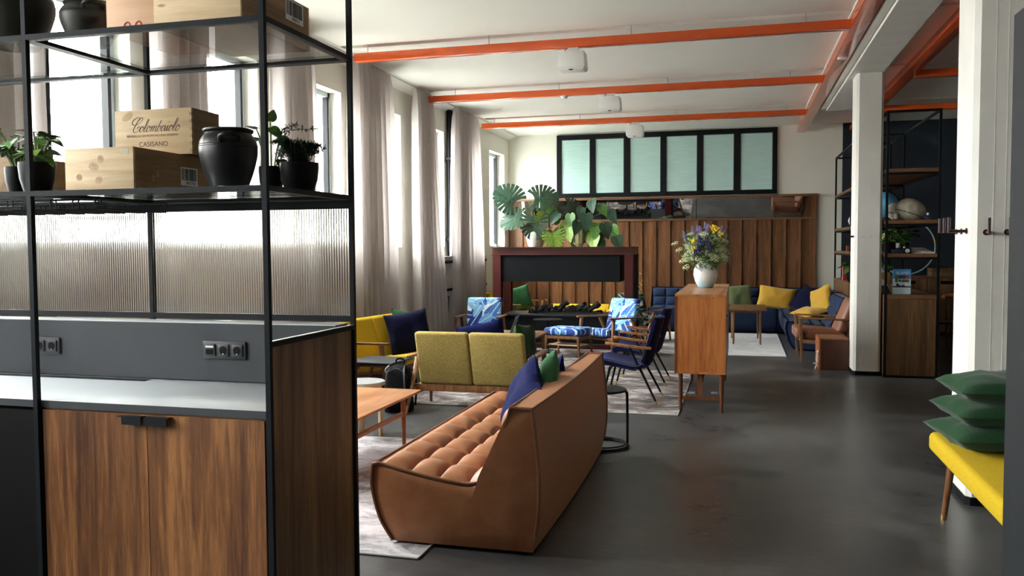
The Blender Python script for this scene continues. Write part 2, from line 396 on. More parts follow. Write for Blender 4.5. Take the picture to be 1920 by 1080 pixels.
    M['bluefab'] = fabric('denim_blue_upholstery', (0.014, 0.024, 0.058), (0.028, 0.046, 0.10), 150, 0.95, 0.08)
    M['bluepipe'] = fabric('dark_blue_piping', (0.006, 0.009, 0.022), (0.01, 0.014, 0.03), 150)
    M['leafblue'] = leaf_print('blue_banana_leaf_print', (0.82, 0.86, 0.88), ((0.012, 0.045, 0.27), (0.022, 0.14, 0.50), (0.22, 0.50, 0.74)), (0.5, 0.72, 0.86), 3.9)
    M['leafblue_flat'] = leaf_print('blue_banana_leaf_print_seat', (0.82, 0.86, 0.88), ((0.012, 0.045, 0.27), (0.022, 0.14, 0.50), (0.22, 0.50, 0.74)), (0.5, 0.72, 0.86), 3.9, (1, 1, .25))
    M['leafgreen'] = leaf_print('dark_green_leaf_print', (0.74, 0.74, 0.70), ((0.006, 0.022, 0.014), (0.012, 0.05, 0.03), (0.05, 0.10, 0.07)), (0.2, 0.3, 0.2), 3.9)
    M['crock'] = plain('black_glazed_stoneware', (0.007, 0.007, 0.008), 0.38, spec=0.3, var=0.4, vscale=9, bmp=0.08, bscale=22)
    M['crock_brown'] = plain('brown_black_stoneware', (0.016, 0.014, 0.012), 0.45, spec=0.35, var=0.4, vscale=9, bmp=0.08, bscale=22)
    M['pot'] = plain('matt_black_pot', (0.0045, 0.0045, 0.0055), 0.5, var=0.05, spec=0.12)
    M['soil'] = plain('potting_soil', (0.03, 0.02, 0.013), 0.95, var=0.4, vscale=60, bmp=0.6)
    M['leaf'] = plain('green_leaf', (0.07, 0.20, 0.03), 0.42, var=0.35, vscale=9)
    M['leaf_lime'] = plain('lime_leaf', (0.20, 0.34, 0.045), 0.42, var=0.3, vscale=9)
    M['leaf_dark'] = plain('dark_leaf', (0.010, 0.040, 0.014), 0.48, var=0.3, vscale=9)
    M['leaf_blue'] = plain('grey_green_leaf', (0.028, 0.08, 0.045), 0.45, var=0.3, vscale=9)
    M['stem'] = plain('plant_stem', (0.12, 0.17, 0.05), 0.6)
    M['twig'] = plain('pale_twig', (0.5, 0.4, 0.22), 0.7)
    M['ceramic'] = plain('white_ceramic', (0.74, 0.735, 0.70), 0.25, var=0.03)
    M['gilt'] = plain('gilt_glass', (0.62, 0.56, 0.28), 0.22, 0.4, var=0.08)
    M['laptop'] = plain('grey_laptop_shell', (0.10, 0.10, 0.105), 0.4)
    M['backpack'] = fabric('black_nylon', (0.006, 0.006, 0.007), (0.014, 0.014, 0.015), 160, 0.7)
    M['webbing'] = fabric('grey_webbing', (0.06, 0.06, 0.065), (0.1, 0.1, 0.105), 120, 0.8)
    M['linoleum'] = plain('grey_linoleum', (0.25, 0.255, 0.27), 0.45, var=0.04)
    M['rug_grey'] = rug_mat('faded_grey_rug', (0.20, 0.19, 0.21), (0.46, 0.44, 0.46), (0.62, 0.60, 0.62))
    M['rug_brown'] = rug_mat('faded_brown_rug', (0.085, 0.066, 0.062), (0.19, 0.165, 0.158), (0.52, 0.50, 0.49))
    M['rug_white'] = rug_mat('pale_silver_rug', (0.48, 0.49, 0.51), (0.60, 0.61, 0.63), (0.68, 0.69, 0.71))
    M['globe'] = plain('blue_globe_paper', (0.12, 0.42, 0.68), 0.25, var=0.25, vscale=8)
    M['stone'] = plain('woven_beige', (0.40, 0.36, 0.28), 0.9, var=0.2, vscale=20, bmp=0.3)
    M['mint'] = plain('pale_turquoise_hoop', (0.30, 0.55, 0.54), 0.4, var=0.05)
    M['hoopyellow'] = plain('yellow_hoop_tape', (0.6, 0.5, 0.1), 0.5)
    M['bookblue'] = plain('sky_blue_print', (0.05, 0.28, 0.55), 0.35, var=0.2, vscale=10)
    M['bookpale'] = plain('pale_beach_print', (0.52, 0.64, 0.66), 0.35, var=0.1, vscale=10)
    M['bookdark'] = plain('dark_slate_print', (0.03, 0.045, 0.075), 0.35, var=0.3, vscale=60)
    M['bookviolet'] = plain('violet_photo_print', (0.06, 0.04, 0.08), 0.35, var=0.6, vscale=90)
    M['bookgreen'] = plain('meadow_photo_print', (0.10, 0.12, 0.05), 0.35, var=0.5, vscale=90)
    M['bookred'] = plain('red_print', (0.42, 0.03, 0.04), 0.4, var=0.2)
    M['bookorange'] = plain('orange_print', (0.62, 0.32, 0.06), 0.4, var=0.05)
    M['string'] = plain('white_string', (0.75, 0.73, 0.7), 0.9)
    M['trunk'] = leather('brown_trunk_hide', (0.048, 0.015, 0.008), (0.078, 0.025, 0.014), 0.5)
    M['hook'] = plain('maroon_hook_paint', (0.03, 0.005, 0.008), 0.4, spec=0.3)
    M['candle'] = plain('pale_candle_glass', (0.6, 0.62, 0.66), 0.3, var=0.03)
    M['redwood'] = wood('reddish_beech', (0.20, 0.06, 0.02), (0.28, 0.088, 0.03), (0.34, 0.12, 0.045), 'x', 1.2, 0.35)
    M['petal_white'] = plain('cream_umbel', (0.62, 0.66, 0.42), 0.8, var=0.15)
    M['petal_yellow'] = plain('yellow_petal', (0.75, 0.55, 0.03), 0.7)
    M['petal_violet'] = plain('lilac_petal', (0.26, 0.24, 0.46), 0.8, var=0.3)
    M['petal_blue'] = plain('deep_lupin_petal', (0.05, 0.05, 0.17), 0.8, var=0.3)
    M['socket'] = plain('anthracite_socket', (0.03, 0.032, 0.036), 0.4, spec=0.3)
    M['hole'] = plain('socket_recess', (0.004, 0.004, 0.004), 0.7, spec=0.1)
    M['offwall'] = plain('dark_hall_paint', (0.10, 0.105, 0.11), 0.8)
    M['rightwall'] = plain('grey_hall_paint', (0.30, 0.30, 0.29), 0.8)
    M['earth'] = plain('asphalt', (0.24, 0.24, 0.23), 0.9, var=0.1)
    # floor: dark mottled resin/vinyl
    m, nt, b = new_mat('dark_vinyl_floor'); v = coords(nt)
    n = N(nt, 'TexNoise', None, Vector=v, Scale=1.1, Detail=8.0, Roughness=0.65, Distortion=0.5).outputs[0]
    n2 = N(nt, 'TexNoise', None, Vector=coords(nt, (2.0, 9.0, 1)), Scale=2.5, Detail=6.0, Roughness=0.7).outputs[0]
    n3 = N(nt, 'TexNoise', None, Vector=coords(nt, (9.0, 55.0, 1)), Scale=2.0, Detail=4.0, Roughness=0.75).outputs[0]
    q = N(nt, 'Math', {'operation': 'MULTIPLY_ADD'}, i0=n2, i1=0.5, i2=n).outputs[0]
    q = N(nt, 'Math', {'operation': 'MULTIPLY_ADD'}, i0=N(nt, 'Math', {'operation': 'SUBTRACT'}, i0=n3, i1=0.5).outputs[0], i1=0.5, i2=q).outputs[0]
    nt.links.new(ramp(nt, q, [(0.5, (0.026, 0.026, 0.027)), (0.75, (0.060, 0.0595, 0.0595)), (1.0, (0.125, 0.124, 0.122))]), b.inputs['Base Color'])
    rr = N(nt, 'MapRange', None, Value=q, i1=0.5, i2=1.0, i3=0.26, i4=0.42).outputs[0]; nt.links.new(rr, b.inputs['Roughness'])
    b.inputs['Specular IOR Level'].default_value = 0.32; bump(nt, b, n3, 0.05, 0.002); M['floor'] = m
    # curtain: thin linen that lets light through
    m, nt, b = new_mat('taupe_linen_sheer'); nt.nodes.remove(b); out = nt.nodes['Material Output']
    n = N(nt, 'TexNoise', None, Vector=coords(nt, (60, 60, 500)), Scale=1.0, Detail=2.0).outputs[0]
    c = ramp(nt, n, [(0.3, (0.56, 0.52, 0.505)), (0.7, (0.66, 0.62, 0.605))])
    d = N(nt, 'BsdfDiffuse', None, Color=c); t = N(nt, 'BsdfTranslucent', None, Color=c); tr = N(nt, 'BsdfTransparent', None, Color=(0.9, 0.88, 0.86, 1))
    m1 = N(nt, 'MixShader', None, i0=0.40, i1=d.outputs[0], i2=t.outputs[0]); m2 = N(nt, 'MixShader', None, i0=0.14, i1=m1.outputs[0], i2=tr.outputs[0])
    nt.links.new(m2.outputs[0], out.inputs[0]); M['curtain'] = m
    M['glass'] = pane_glass('clear_window_glass', (0.97, 0.99, 0.99))
    M['shelfglass'] = pane_glass('smoky_shelf_glass', (0.86, 0.88, 0.88), ior=1.5)
    m, nt, b = new_mat('reeded_glass'); b.inputs['Base Color'].default_value = (0.92, 0.93, 0.92, 1); b.inputs['Transmission Weight'].default_value = 1.0
    b.inputs['Roughness'].default_value = 0.05; b.inputs['IOR'].default_value = 1.45
    M['reeded'] = m
    m, nt, b = new_mat('frosted_aqua_glass'); nz = N(nt, 'TexNoise', None, Vector=coords(nt, (1, 1, 9)), Scale=3.0, Detail=4.0).outputs[0]
    nt.links.new(ramp(nt, nz, [(0.35, (0.44, 0.66, 0.63)), (0.65, (0.50, 0.71, 0.68))]), b.inputs['Base Color']); b.inputs['Roughness'].default_value = 0.35; M['frosted'] = m
    m, nt, b = new_mat('mirror_silver'); b.inputs['Base Color'].default_value = (0.62, 0.63, 0.63, 1); b.inputs['Metallic'].default_value = 1; b.inputs['Roughness'].default_value = 0.02
    nz = N(nt, 'TexNoise', None, Vector=coords(nt), Scale=1.0); bump(nt, b, nz.outputs[0], 0.004, 0.002); M['mirror'] = m
    m, nt, b = new_mat('white_blue_glaze'); g = N(nt, 'SeparateXYZ', None, Vector=coords(nt)).outputs[2]
    nz = N(nt, 'TexNoise', None, Vector=coords(nt, (9, 9, 2)), Scale=2.0, Detail=3).outputs[0]
    z = N(nt, 'MapRange', None, Value=g, i1=0.0, i2=0.16, i3=0.0, i4=1.0).outputs[0]
    q = N(nt, 'Math', {'operation': 'MULTIPLY_ADD'}, i0=nz, i1=0.25, i2=z).outputs[0]
    nt.links.new(ramp(nt, q, [(0.15, (0.34, 0.60, 0.70)), (0.6, (0.62, 0.74, 0.78)), (0.95, (0.80, 0.81, 0.81))]), b.inputs['Base Color']); b.inputs['Roughness'].default_value = 0.15; M['vase'] = m
build_materials()

# ================================================================== THE ROOM
ZC = 3.86; YB = 16.95; YR = -5.0; XR = 8.0; TH = 0.34
struct(MB().box(XL - TH, XR + .3, YR - .4, YB + .3, -0.12, 0).build('floor', M['floor']))
c = MB(); ya = YR - .4      # slab with shallow grooves added to make shadow bands above the cross trunking
for yj in (8.86, 11.65, 14.47, YB + .42):
    c.box(XL - TH, XR + .3, ya, yj - .02, ZC, ZC + 0.2); c.box(XL - TH, XR + .3, yj - .02, yj + .11, ZC + .03, ZC + .2); ya = yj + .11
c.prism([(XL, ZC), (-4.36, ZC), (-4.38, ZC - 0.012), (XL, ZC - 0.075)], 'y', YR, YB)
struct(c.build('ceiling', M['ceil']))
# window wall with its row of deep openings
b = MB()
b.box(XL - TH, XL, YR, YB, 0, WIN_Z0); b.box(XL - TH, XL, YR, YB, WIN_Z1, ZC)
edges = sorted([(f - WIN_W, f) for f in WIN_FAR]); y = YR
for a, z in edges:
    b.box(XL - TH, XL, y, a, WIN_Z0, WIN_Z1); y = z
b.box(XL - TH, XL, y, YB, WIN_Z0, WIN_Z1)
struct(b.build('wall_left', M['white']))
struct(MB().box(XL - TH, 1.84, YB, YB + 0.25, 0, ZC).build('wall_back', M['white']))
struct(MB().box(1.84, XR + .25, YB - 0.004, YB + 0.25, 0, ZC - 0.002).build('wall_back_navy', M['navywall']))
struct(MB().box(XR, XR + .25, YR, YB, 0, ZC).build('wall_right', M['rightwall']))
b = MB(); x = XL - TH; b.box(XL - TH, XR, YR - .3, YR, 0, 0.9); b.box(XL - TH, XR, YR - .3, YR, 3.44, ZC)
for xf in REAR_WIN: b.box(x, xf, YR - .3, YR, 0.9, 3.44); x = xf + 1.4
b.box(x, XR, YR - .3, YR, 0.9, 3.44)
struct(b.build('wall_front', M['offwall']))
# ground outside
struct(MB().box(-60, XL - TH - .02, -50, 70, -0.9, -0.6).build('ground', M['earth']))

def window(n, yf):
    t = thing('window_%d' % n, None, None, (XL - 0.27, yf - WIN_W, WIN_Z0), kind='structure')
    y0, y1, x1 = yf - WIN_W, yf, XL - 0.15
    f = MB()
    for a, z in ((y0, y0 + .055), (y1 - .055, y1), (y0 + 0.30, y0 + 0.35)):
        f.box(x1 - .075, x1, a, z, WIN_Z0, WIN_Z1 - 0.001)
    f.box(x1 - .075, x1, y0, y1, WIN_Z0, WIN_Z0 + .05); f.box(x1 - .075, x1, y0, y1, WIN_Z1 - .06, WIN_Z1)
    fr = f.build('window_frame', M['winframe'], t, w=True)
    s = MB()
    for a, z in ((y1 - .09, y1 - .055), (y0 + .35, y0 + .385)):
        s.box(x1 - .05, x1 + .012, a, z, WIN_Z0 + .05, WIN_Z1 - .06)
    for zz in (WIN_Z0 + .3, WIN_Z0 + .8, WIN_Z0 + 1.3, WIN_Z0 + 1.65): s.cyl((x1 + .012, y1 - .072, zz), (x1 + .018, y1 - .072, zz), .008, n=8)
    s.build('window_sash', M['black'], t, w=True)
    MB().box(x1 - .045, x1 - .035, y0 + .35, y1 - .05, WIN_Z0 + .05, WIN_Z1 - .06).build('glass_pane', M['glass'], t, w=True)
    MB().box(x1 - .045, x1 - .035, y0 + .05, y0 + .30, WIN_Z0 + .05, WIN_Z1 - .06).build('glass_pane', M['glass'], t, w=True)
for i, yf in enumerate(WIN_FAR): window(i + 1, yf)
for i, xf in enumerate(REAR_WIN):
    t = thing('window_%d' % (21 + i), None, None, (xf + .7, YR - .15, .9), kind='structure')
    f = MB()
    for a, z in ((xf, xf + .05), (xf + 1.35, xf + 1.4), (xf + .675, xf + .725)): f.box(a, z, YR - .2, YR - .12, .9, 3.44)
    f.box(xf, xf + 1.4, YR - .2, YR - .12, .9, .95); f.box(xf, xf + 1.4, YR - .2, YR - .12, 3.39, 3.44)
    f.build('window_frame', M['winframe'], t, w=True)
    MB().box(xf + .04, xf + 1.36, YR - .165, YR - .155, .93, 3.4).build('glass_pane', M['glass'], t, w=True)

# interior clerestory window above the panelling: black frame with six frosted panes
t = thing('window_13', None, None, (-1.46, YB, 2.58), kind='structure')
panes = [(-3.49, -2.90), (-2.80, -2.22), (-2.11, -1.50), (-1.40, -.80), (-.70, -.11), (0.0, .60)]
f = MB(); y0, y1 = YB - .05, YB + .01
f.box(-3.58, .68, y0, y1, 2.575, 2.65); f.box(-3.58, .68, y0, y1, 3.74, 3.83)
xs = [-3.58] + [v for p in panes for v in p] + [.68]
for a, z in zip(xs[0::2], xs[1::2]): f.box(a, z, y0, y1, 2.65, 3.74)
f.build('window_frame', M['black'], t, w=True)
for a, z in panes: MB().box(a - .01, z + .01, YB - .025, YB - .015, 2.64, 3.75).build('frosted_pane', M['frosted'], t, w=True)
bd = MB()
for a, z in panes:
    for u, v in ((a, a + .012), (z - .012, z)): bd.box(u, v, YB - .035, YB - .025, 2.65, 3.74)
    bd.box(a, z, YB - .035, YB - .025, 2.65, 2.662); bd.box(a, z, YB - .035, YB - .025, 3.728, 3.74)
bd.build('glazing_bead', M['darkgrey'], t, w=True)

# walnut panelling: boards between proud battens, mirror strip above
t = thing('trim_1', None, None, (-1.6, YB, 0), kind='structure')
xs = [-4.58 + 0.2709 * i for i in range(23)]
for i in range(22):
    z1 = 2.09
    MB().box(xs[i] + .012, xs[i + 1] - .012, YB - .018, YB - .001, .08, z1).build('board', M['panel'], t, w=True)
for i in range(23):
    MB().box(xs[i] - .013, xs[i] + .013, YB - .05, YB - .001, .08, 2.09).build('batten', M['panel'], t, w=True)
MB().box(-4.595, 1.40, YB - .055, YB - .001, 2.09, 2.125).build('ledge', M['panel_x'], t, w=True)
MB().box(-4.595, 1.40, YB - .13, YB - .001, 2.515, 2.56).build('top_rail', M['panel_x'], t, w=True)
MB().box(-4.595, -4.30, YB - .03, YB - .001, 2.125, 2.515).build('end_panel', M['panel'], t, w=True)
MB().box(1.142, 1.40, YB - .03, YB - .001, 2.125, 2.515).build('end_panel', M['panel'], t, w=True)
MB().box(1.375, 1.40, YB - .052, YB - .0305, 2.126, 2.514).build('end_stile', M['panel'], t, w=True)
for a, z in ((-4.30, -2.53), (-2.52, -.82), (-.81, 1.14)):
    MB().hexa([(a, YB - .030, 2.127), (z, YB - .030, 2.127), (z, YB - .012, 2.127), (a, YB - .012, 2.127), (a, YB - .124, 2.513), (z, YB - .124, 2.513), (z, YB - .106, 2.513), (a, YB - .106, 2.513)]).build('mirror', M['mirror'], t, w=True)
MB().box(-4.58, 1.40, YB - .03, YB - .001, 0, .08).build('plinth', M['black'], t, w=True)
struct(MB().box(1.42, 1.84, YB - .015, YB - .001, 0, .07).build('baseboard_back', M['black']))
struct(MB().box(XL + .001, XL + .014, YR, YB, 0, .07).build('baseboard_left', M['black']))

# concrete pillars and the beam they carry
def pillar(name, x0, x1, y0, y1):
    p = [(x0 + .03, y0), (x1 - .03, y0), (x1, y0 + .03), (x1, y1), (x0, y1), (x0, y0 + .03)]
    m = MB().prism(p, 'z', 0.0, 3.67)
    xm = (x0 + x1) / 2
    for dx in (-.05, 0.015): m.box(xm + dx, xm + dx + .003, y0 - .0015, y0 + .01, 0.1, 3.6)
    o = struct(m.build(name, M['concrete']))
    k = MB().prism([(x0 + .02, y0 - .008), (x1 + .008, y0 - .008), (x1 + .008, y1 + .008), (x0 - .008, y1 + .008), (x0 - .008, y0 + .02)], 'z', 0, .05)
    struct(k.build('baseboard_pillar', M['black']))
    return o
pillar('pillar', 1.36, 1.67, 11.10, 11.50)
pillar('pillar', 1.355, 1.68, 5.68, 6.09)
b = MB().box(1.29, 1.66, YR, 14.1, 3.67, ZC)
struct(b.build('ceiling_beam', M['concrete']))
struct(MB().box(1.20, 1.285, YR, 14.1, 3.70, 3.775, 0).build('trim_2', M['white'], bevel=.015))
struct(MB().box(1.03, 1.195, YR, 16.2, ZC - .03, ZC - .002).build('trim_3', M['white']))

# orange trunking hung under the ceiling on thin rods
def trunk(x0, x1, y, label, rods):
    t = thing('lighting_trunking', label, 'trunking', ((x0 + x1) / 2, y + .05, 3.69), group='orange trunking across the ceiling')
    MB().box(x0, x1, y, y + .10, 3.685, 3.775).build('casing', M['orange'], t, w=True, bevel=.004)
    for x in rods: MB().cyl((x, y + .05, 3.775), (x, y + .05, ZC + .03), .006, n=8).build('hanger_rod', M['chrome'], t, w=True)
trunk(-4.20, 1.02, 8.86, 'orange cross trunking nearest the leather sofa, carrying the largest-looking white speaker', (-4.05, -2.63, -1.10, .61))
trunk(-4.40, 1.02, 11.65, 'orange cross trunking with a smoke detector, middle of the three under the ceiling', (-3.96, -2.44, -.95, .62))
trunk(-4.42, 1.02, 14.47, 'orange cross trunking closest to the aqua interior window', (-4.19, -2.67, -1.03, .71))
def spine(x0, x1, label, y0=YR):
    t = thing('spine_trunking', label, 'trunking', ((x0 + x1) / 2, 6, 3.69), group='orange trunking along the pillars')
    MB().box(x0, x1, y0, 16.83, 3.695, 3.785).build('casing', M['orange'], t, w=True, bevel=.004)
    for yy in (2, 5.4, 8.2, 9.6, 11.2, 13, 15.6): MB().cyl(((x0 + x1) / 2, yy, 3.785), ((x0 + x1) / 2, yy, ZC), .005, n=8).build('hanger_rod', M['chrome'], t, w=True)
    return t
s1 = spine(1.02, 1.18, 'wide orange trunking running lengthwise beside the concrete beam, with a small round downlight')
MB().lathe([(0, -.012), (.045, -.012), (.05, 0), (.05, .004)], (1.10, 10.28, 3.692)).build('downlight', M['white_plastic'], s1, w=True)
spine(1.94, 2.10, 'wide orange trunking running lengthwise over the tall black shelf unit')
trunk(2.10, 7.9, 11.65, 'orange cross trunking seen between the two pillars, the nearer one', (2.9, 4.4))
trunk(2.10, 7.9, 14.47, 'orange cross trunking just above the tall black shelf unit', (3.0, 4.5))
def speaker(x, y, label):
    t = thing('ceiling_speaker', label, 'speaker', (x, y + .05, 3.44), group='white boxes hung under the trunking')
    m = MB(); P = []
    for z, w, d in ((3.44, .125, .09), (3.47, .145, .11), (3.635, .13, .10)): P.append([(x - w, y + .05 - d, z), (x + w, y + .05 - d, z), (x + w, y + .05 + d, z), (x - w, y + .05 + d, z)])
    m.hexa(P[0] + P[1]); m.hexa(P[1] + P[2]); m.build('case', M['white_plastic'], t, w=True, bevel=.006)
    MB().box(x - .05, x + .06, y + .02, y + .08, 3.635, 3.684).build('bracket', M['white_plastic'], t, w=True)
    MB().box(x - .02, x + .02, y - .075, y - .055, 3.434, 3.442).build('sensor', M['hole'], t, w=True)
    MB().tube(spline([(x - .06, y + .05, 3.684), (x - .085, y + .04, 3.66), (x - .05, y + .04, 3.63)]), .004, 6).build('cable', M['black'], t, w=True)
speaker(-1.71, 8.86, 'white boxy ceiling speaker under the nearest orange trunking, largest-looking of the three')
speaker(-1.72, 11.65, 'white boxy ceiling speaker under the middle orange trunking, beside the smoke detector')
speaker(-1.72, 14.47, 'white boxy ceiling speaker overlapping the top of the aqua interior window')
d = thing('smoke_detector', 'small round white smoke detector under the middle orange trunking', 'smoke detector', (-2.37, 11.70, 3.645))
MB().lathe([(0, -.035), (.035, -.035), (.045, -.02), (.045, -.012)], (-2.37, 11.70, 3.685)).build('dome', M['white_plastic'], d, w=True)
MB().lathe([(.05, -.012), (.055, -.006), (.055, 0)], (-2.37, 11.70, 3.685)).build('base_ring', M['white_plastic'], d, w=True)

# curtain track and curtains
struct(MB().box(-4.415, -4.39, YR, YB - .02, 3.833, 3.848).build('trim_4', M['chrome']))
def curtain(y0, y1, b0, b1, folds, label, seed):
    r = random.Random(seed); ph = [r.uniform(0, 6) for _ in range(5)]
    def fn(u, v):
        z = 3.83 - v * 3.80
        s = min(1, v / .06)
        f = folds * (1 - .15 * v)
        a = .026 + .058 * s * (.55 + .45 * v)
        uu = u + .012 * math.sin(5 * u + ph[0]) * v
        x = a * math.sin(2 * PI * folds * uu + ph[1]) + .35 * a * math.sin(2 * PI * folds * 1.9 * uu + ph[2] + v) + .02 * v * math.sin(3 * uu + ph[3])
        y = (y0 + (y1 - y0) * u) * (1 - v) + (b0 + (b1 - b0) * u) * v + .012 * math.sin(9 * v + 7 * u + ph[4]) * v
        return (-4.40 + x, y, z)
    m = MB(); m.grid(fn, int(folds * 14), 22)
    o = m.build('curtain', M['curtain'], sharp=80)
    top(rebase(o), label, 'curtain', 'taupe curtains along the windows')
curtain(12.98, 14.12, 12.86, 14.36, 9, 'taupe linen curtain beside the last window, just behind the blue leaf armchair', 3)
curtain(11.22, 11.86, 11.18, 12.50, 7, 'narrow taupe linen curtain hanging next to the black pipe and slatted radiator', 4)
curtain(9.25, 10.34, 9.20, 10.42, 8, 'taupe linen curtain hanging just beyond the black shelving, over the yellow sofa', 5)
curtain(7.50, 8.30, 7.45, 8.45, 7, 'taupe linen curtain seen through the shelving behind the fern pot', 6)
curtain(5.72, 6.38, 5.70, 6.42, 6, 'taupe linen curtain seen through the shelving beside the lettered crate', 7)
curtain(3.95, 4.60, 3.90, 4.66, 6, 'taupe linen curtain seen through the shelving behind the leafy pots', 8)

# radiators and the heating pipe on the window wall
def radiator(y0, y1, label):
    t = thing('radiator', label, 'radiator', (-4.53, (y0 + y1) / 2, .80))
    m = MB(); n = int((y1 - y0) / .055)
    for i in range(n):
        y = y0 + (y1 - y0) * (i + .5) / n
        m.box(-4.515, -4.455, y - .008, y + .008, .82, 1.44)
    f = m.build('fin', M['radiator'] if 'radiator' in M else M['darkgrey'], t, w=True); f['kind'] = 'stuff'
    MB().box(-4.598, -4.52, y0, y1, .80, 1.43).build('back_plate', M['darkgrey'], t, w=True)
    for z in (.9, 1.34): MB().box(-4.515, -4.452, y0 - .005, y1 + .005, z, z + .04).build('rail', M['black'], t, w=True)
    MB().box(-4.598, -4.45, y0, y1, 1.44, 1.452).build('top_grille', M['white_plastic'], t, w=True)
M['radiator'] = plain('warm_grey_enamel', (0.5, 0.47, 0.42), 0.4)
radiator(11.95, 13.10, 'slatted grey radiator partly behind the narrow curtain, next to the black pipe')
radiator(14.05, 14.84, 'slatted grey radiator showing at the edge of the curtain nearest the fireplace')
radiator(15.75, 16.5, 'slatted grey radiator under the last window, hidden behind the fireplace')
p = thing('heating_pipe', 'pair of black heating pipes rising up the window wall between two curtains', 'pipe', (-4.53, 13.15, 0))
for y in (13.07, 13.19): MB().cyl((-4.54, y, 0), (-4.54, y, 3.80), .04, n=14).build('riser', M['black'], p, w=True)
for z in (1.7, 3.0): MB().box(-4.597, -4.49, 13.02, 13.24, z, z + .04).build('clamp', M['black'], p, w=True)

# ================================================================== COFFEE STATION: frame, cabinet, worktop, splashback
YF, YK, SX = 2.80, 3.52, -1.685        # front face, rear face, outer side of the frame
PX = [-1.695, -2.757, -3.82]           # post centre lines
t = thing('shelving_frame', 'tall open black steel shelving frame with glass shelves around the coffee counter', 'shelving', (-2.75, 3.16, 0))
P = .0205
for x in PX:
    for y in (YF, YK): MB().box(x - P / 2, x + P / 2, y, y + P, 0, 3.1).build('post', M['rail'] if y == YF else M['black'], t, w=True)
def xr(y, z, name='rail', mat='rail'):
    for a, b in ((PX[1], PX[0]), (PX[2], PX[1])):
        MB().box(a + P / 2, b - P / 2, y, y + P, z, z + P).build(name, M[mat], t, w=True)
def yr(x, z): MB().box(x - P / 2, x + P / 2, YF + P, YK, z, z + P).build('rail', M['black'], t, w=True)
for z in (1.812, 2.431, 3.08):
    xr(YF, z); xr(YK, z, mat='black')
    for x in PX: yr(x, z)
yr(PX[0], 1.228)
MB().box(PX[0] - P / 2 + .001, PX[0] + P / 2 - .001, YF + P + .001, YK - .001, 1.2485, 1.2505).build('rail_reflection_strip', M['cap'], t, w=True)  # added strip, stands for the window reflection along the black rail
for z in (1.812, 2.431):
    for a, b in ((PX[1], PX[0]), (PX[2], PX[1])):
        MB().box(a + P / 2 + .001, b - P / 2 - .001, YF + P + .001, YK - .001, z + P - .006, z + P + .002).build('glass_shelf', M['shelfglass'], t, w=True)
        fr = MB()      # L-shaped ledge that carries the glass
        fr.box(a + P / 2, b - P / 2, YF + P, YF + P + .012, z, z + .006); fr.box(a + P / 2, b - P / 2, YK - .012, YK, z, z + .006)
        fr.box(a + P / 2, a + P / 2 + .012, YF + P + .012, YK - .012, z, z + .006); fr.box(b - P / 2 - .012, b - P / 2, YF + P + .012, YK - .012, z, z + .006)
        fr.build('shelf_ledge', M['darkgrey'], t, w=True)
# reeded glass screens between the rear posts
def reeded(a, b):
    n = int((b - a) / .0125)
    m = MB(); k = n * 8
    def fn(u, v):
        x = a + (b - a) * u
        return (x, YK + .006 - .0032 * abs(math.sin(PI * n * u)) , 1.29 + (1.775 - 1.29) * v)
    V = m.grid(fn, k, 1)
    W = m.grid(lambda u, v: (a + (b - a) * u, YK + .011, 1.29 + (1.775 - 1.29) * v), k, 1)
    for i in range(k):
        for j in (0, 1): m.face([V[i][j], V[i + 1][j], W[i + 1][j], W[i][j]])
    for i in (0, k): m.face([V[i][0], V[i][1], W[i][1], W[i][0]])
    m.build('reeded_glass', M['reeded'], t, w=True, sharp=60)
    g = MB(); y0, y1 = YK + .001, YK + .02
    g.box(a - .005, b + .005, y0, y1, 1.775, 1.812); g.box(a - .005, b + .005, y0, y1, 1.262, 1.29)
    g.build('glazing_bar', M['black'], t, w=True)
for a, b in ((PX[1] + .012, PX[0] - .012), (PX[2] + .012, PX[1] - .012)): reeded(a, b)
MB().box(PX[0] - .021, PX[0] - .001, YF + P + .004, YK - .010, .02, 1.226).build('side_panel', M['walnut_side'], t, w=True)
MB().box(PX[0] - P / 2 - .001, PX[0] + P / 2, YF + P, YK, 0.0, .02).build('rail', M['black'], t, w=True)
sp = MB().box(-4.2, PX[0] - .024, 3.40, YK - .003, .99, 1.254).build('splashback', M['darkgrey'])
top(rebase(sp), 'anthracite splashback panel behind the coffee counter, under the reeded glass', 'panel')
MB().box(-1.24, 1.24, -.0575, .0575, .2642, .268).build('top_reflection_strip', M['cap'], sp)  # added pale strip, stands for the window reflection on the splashback top
wt = thing('worktop', 'long grey laminate worktop of the coffee counter', 'worktop', (-2.9, 3.1, .955))
MB().box(-4.2, PX[0] - .024, YF + .0245, YK - .003, .955, .985).build('slab', M['counter'], wt, w=True, bevel=.002)
MB().box(-4.2, PX[0] - .024, YF + .0215, YF + .0243, .955, .984).build('shaded_front_edge', M['darkgrey'], wt, w=True)  # added dark strip for the worktop's shaded front, below the paled top
gr = MB()
for i in range(4): gr.box(-3.55, -2.66, 3.335 + i * .014, 3.343 + i * .014, .985, .9865)
gr.build('vent_grille', M['black'], wt, w=True)
cb = thing('base_cabinet', 'two-door walnut cabinet under the grey worktop', 'cabinet', (-2.23, 3.16, 0))
MB().box(-2.74, PX[0] - .024, YF + .035, YK - .003, .06, .952).build('carcass', M['walnut_side'], cb, w=True)
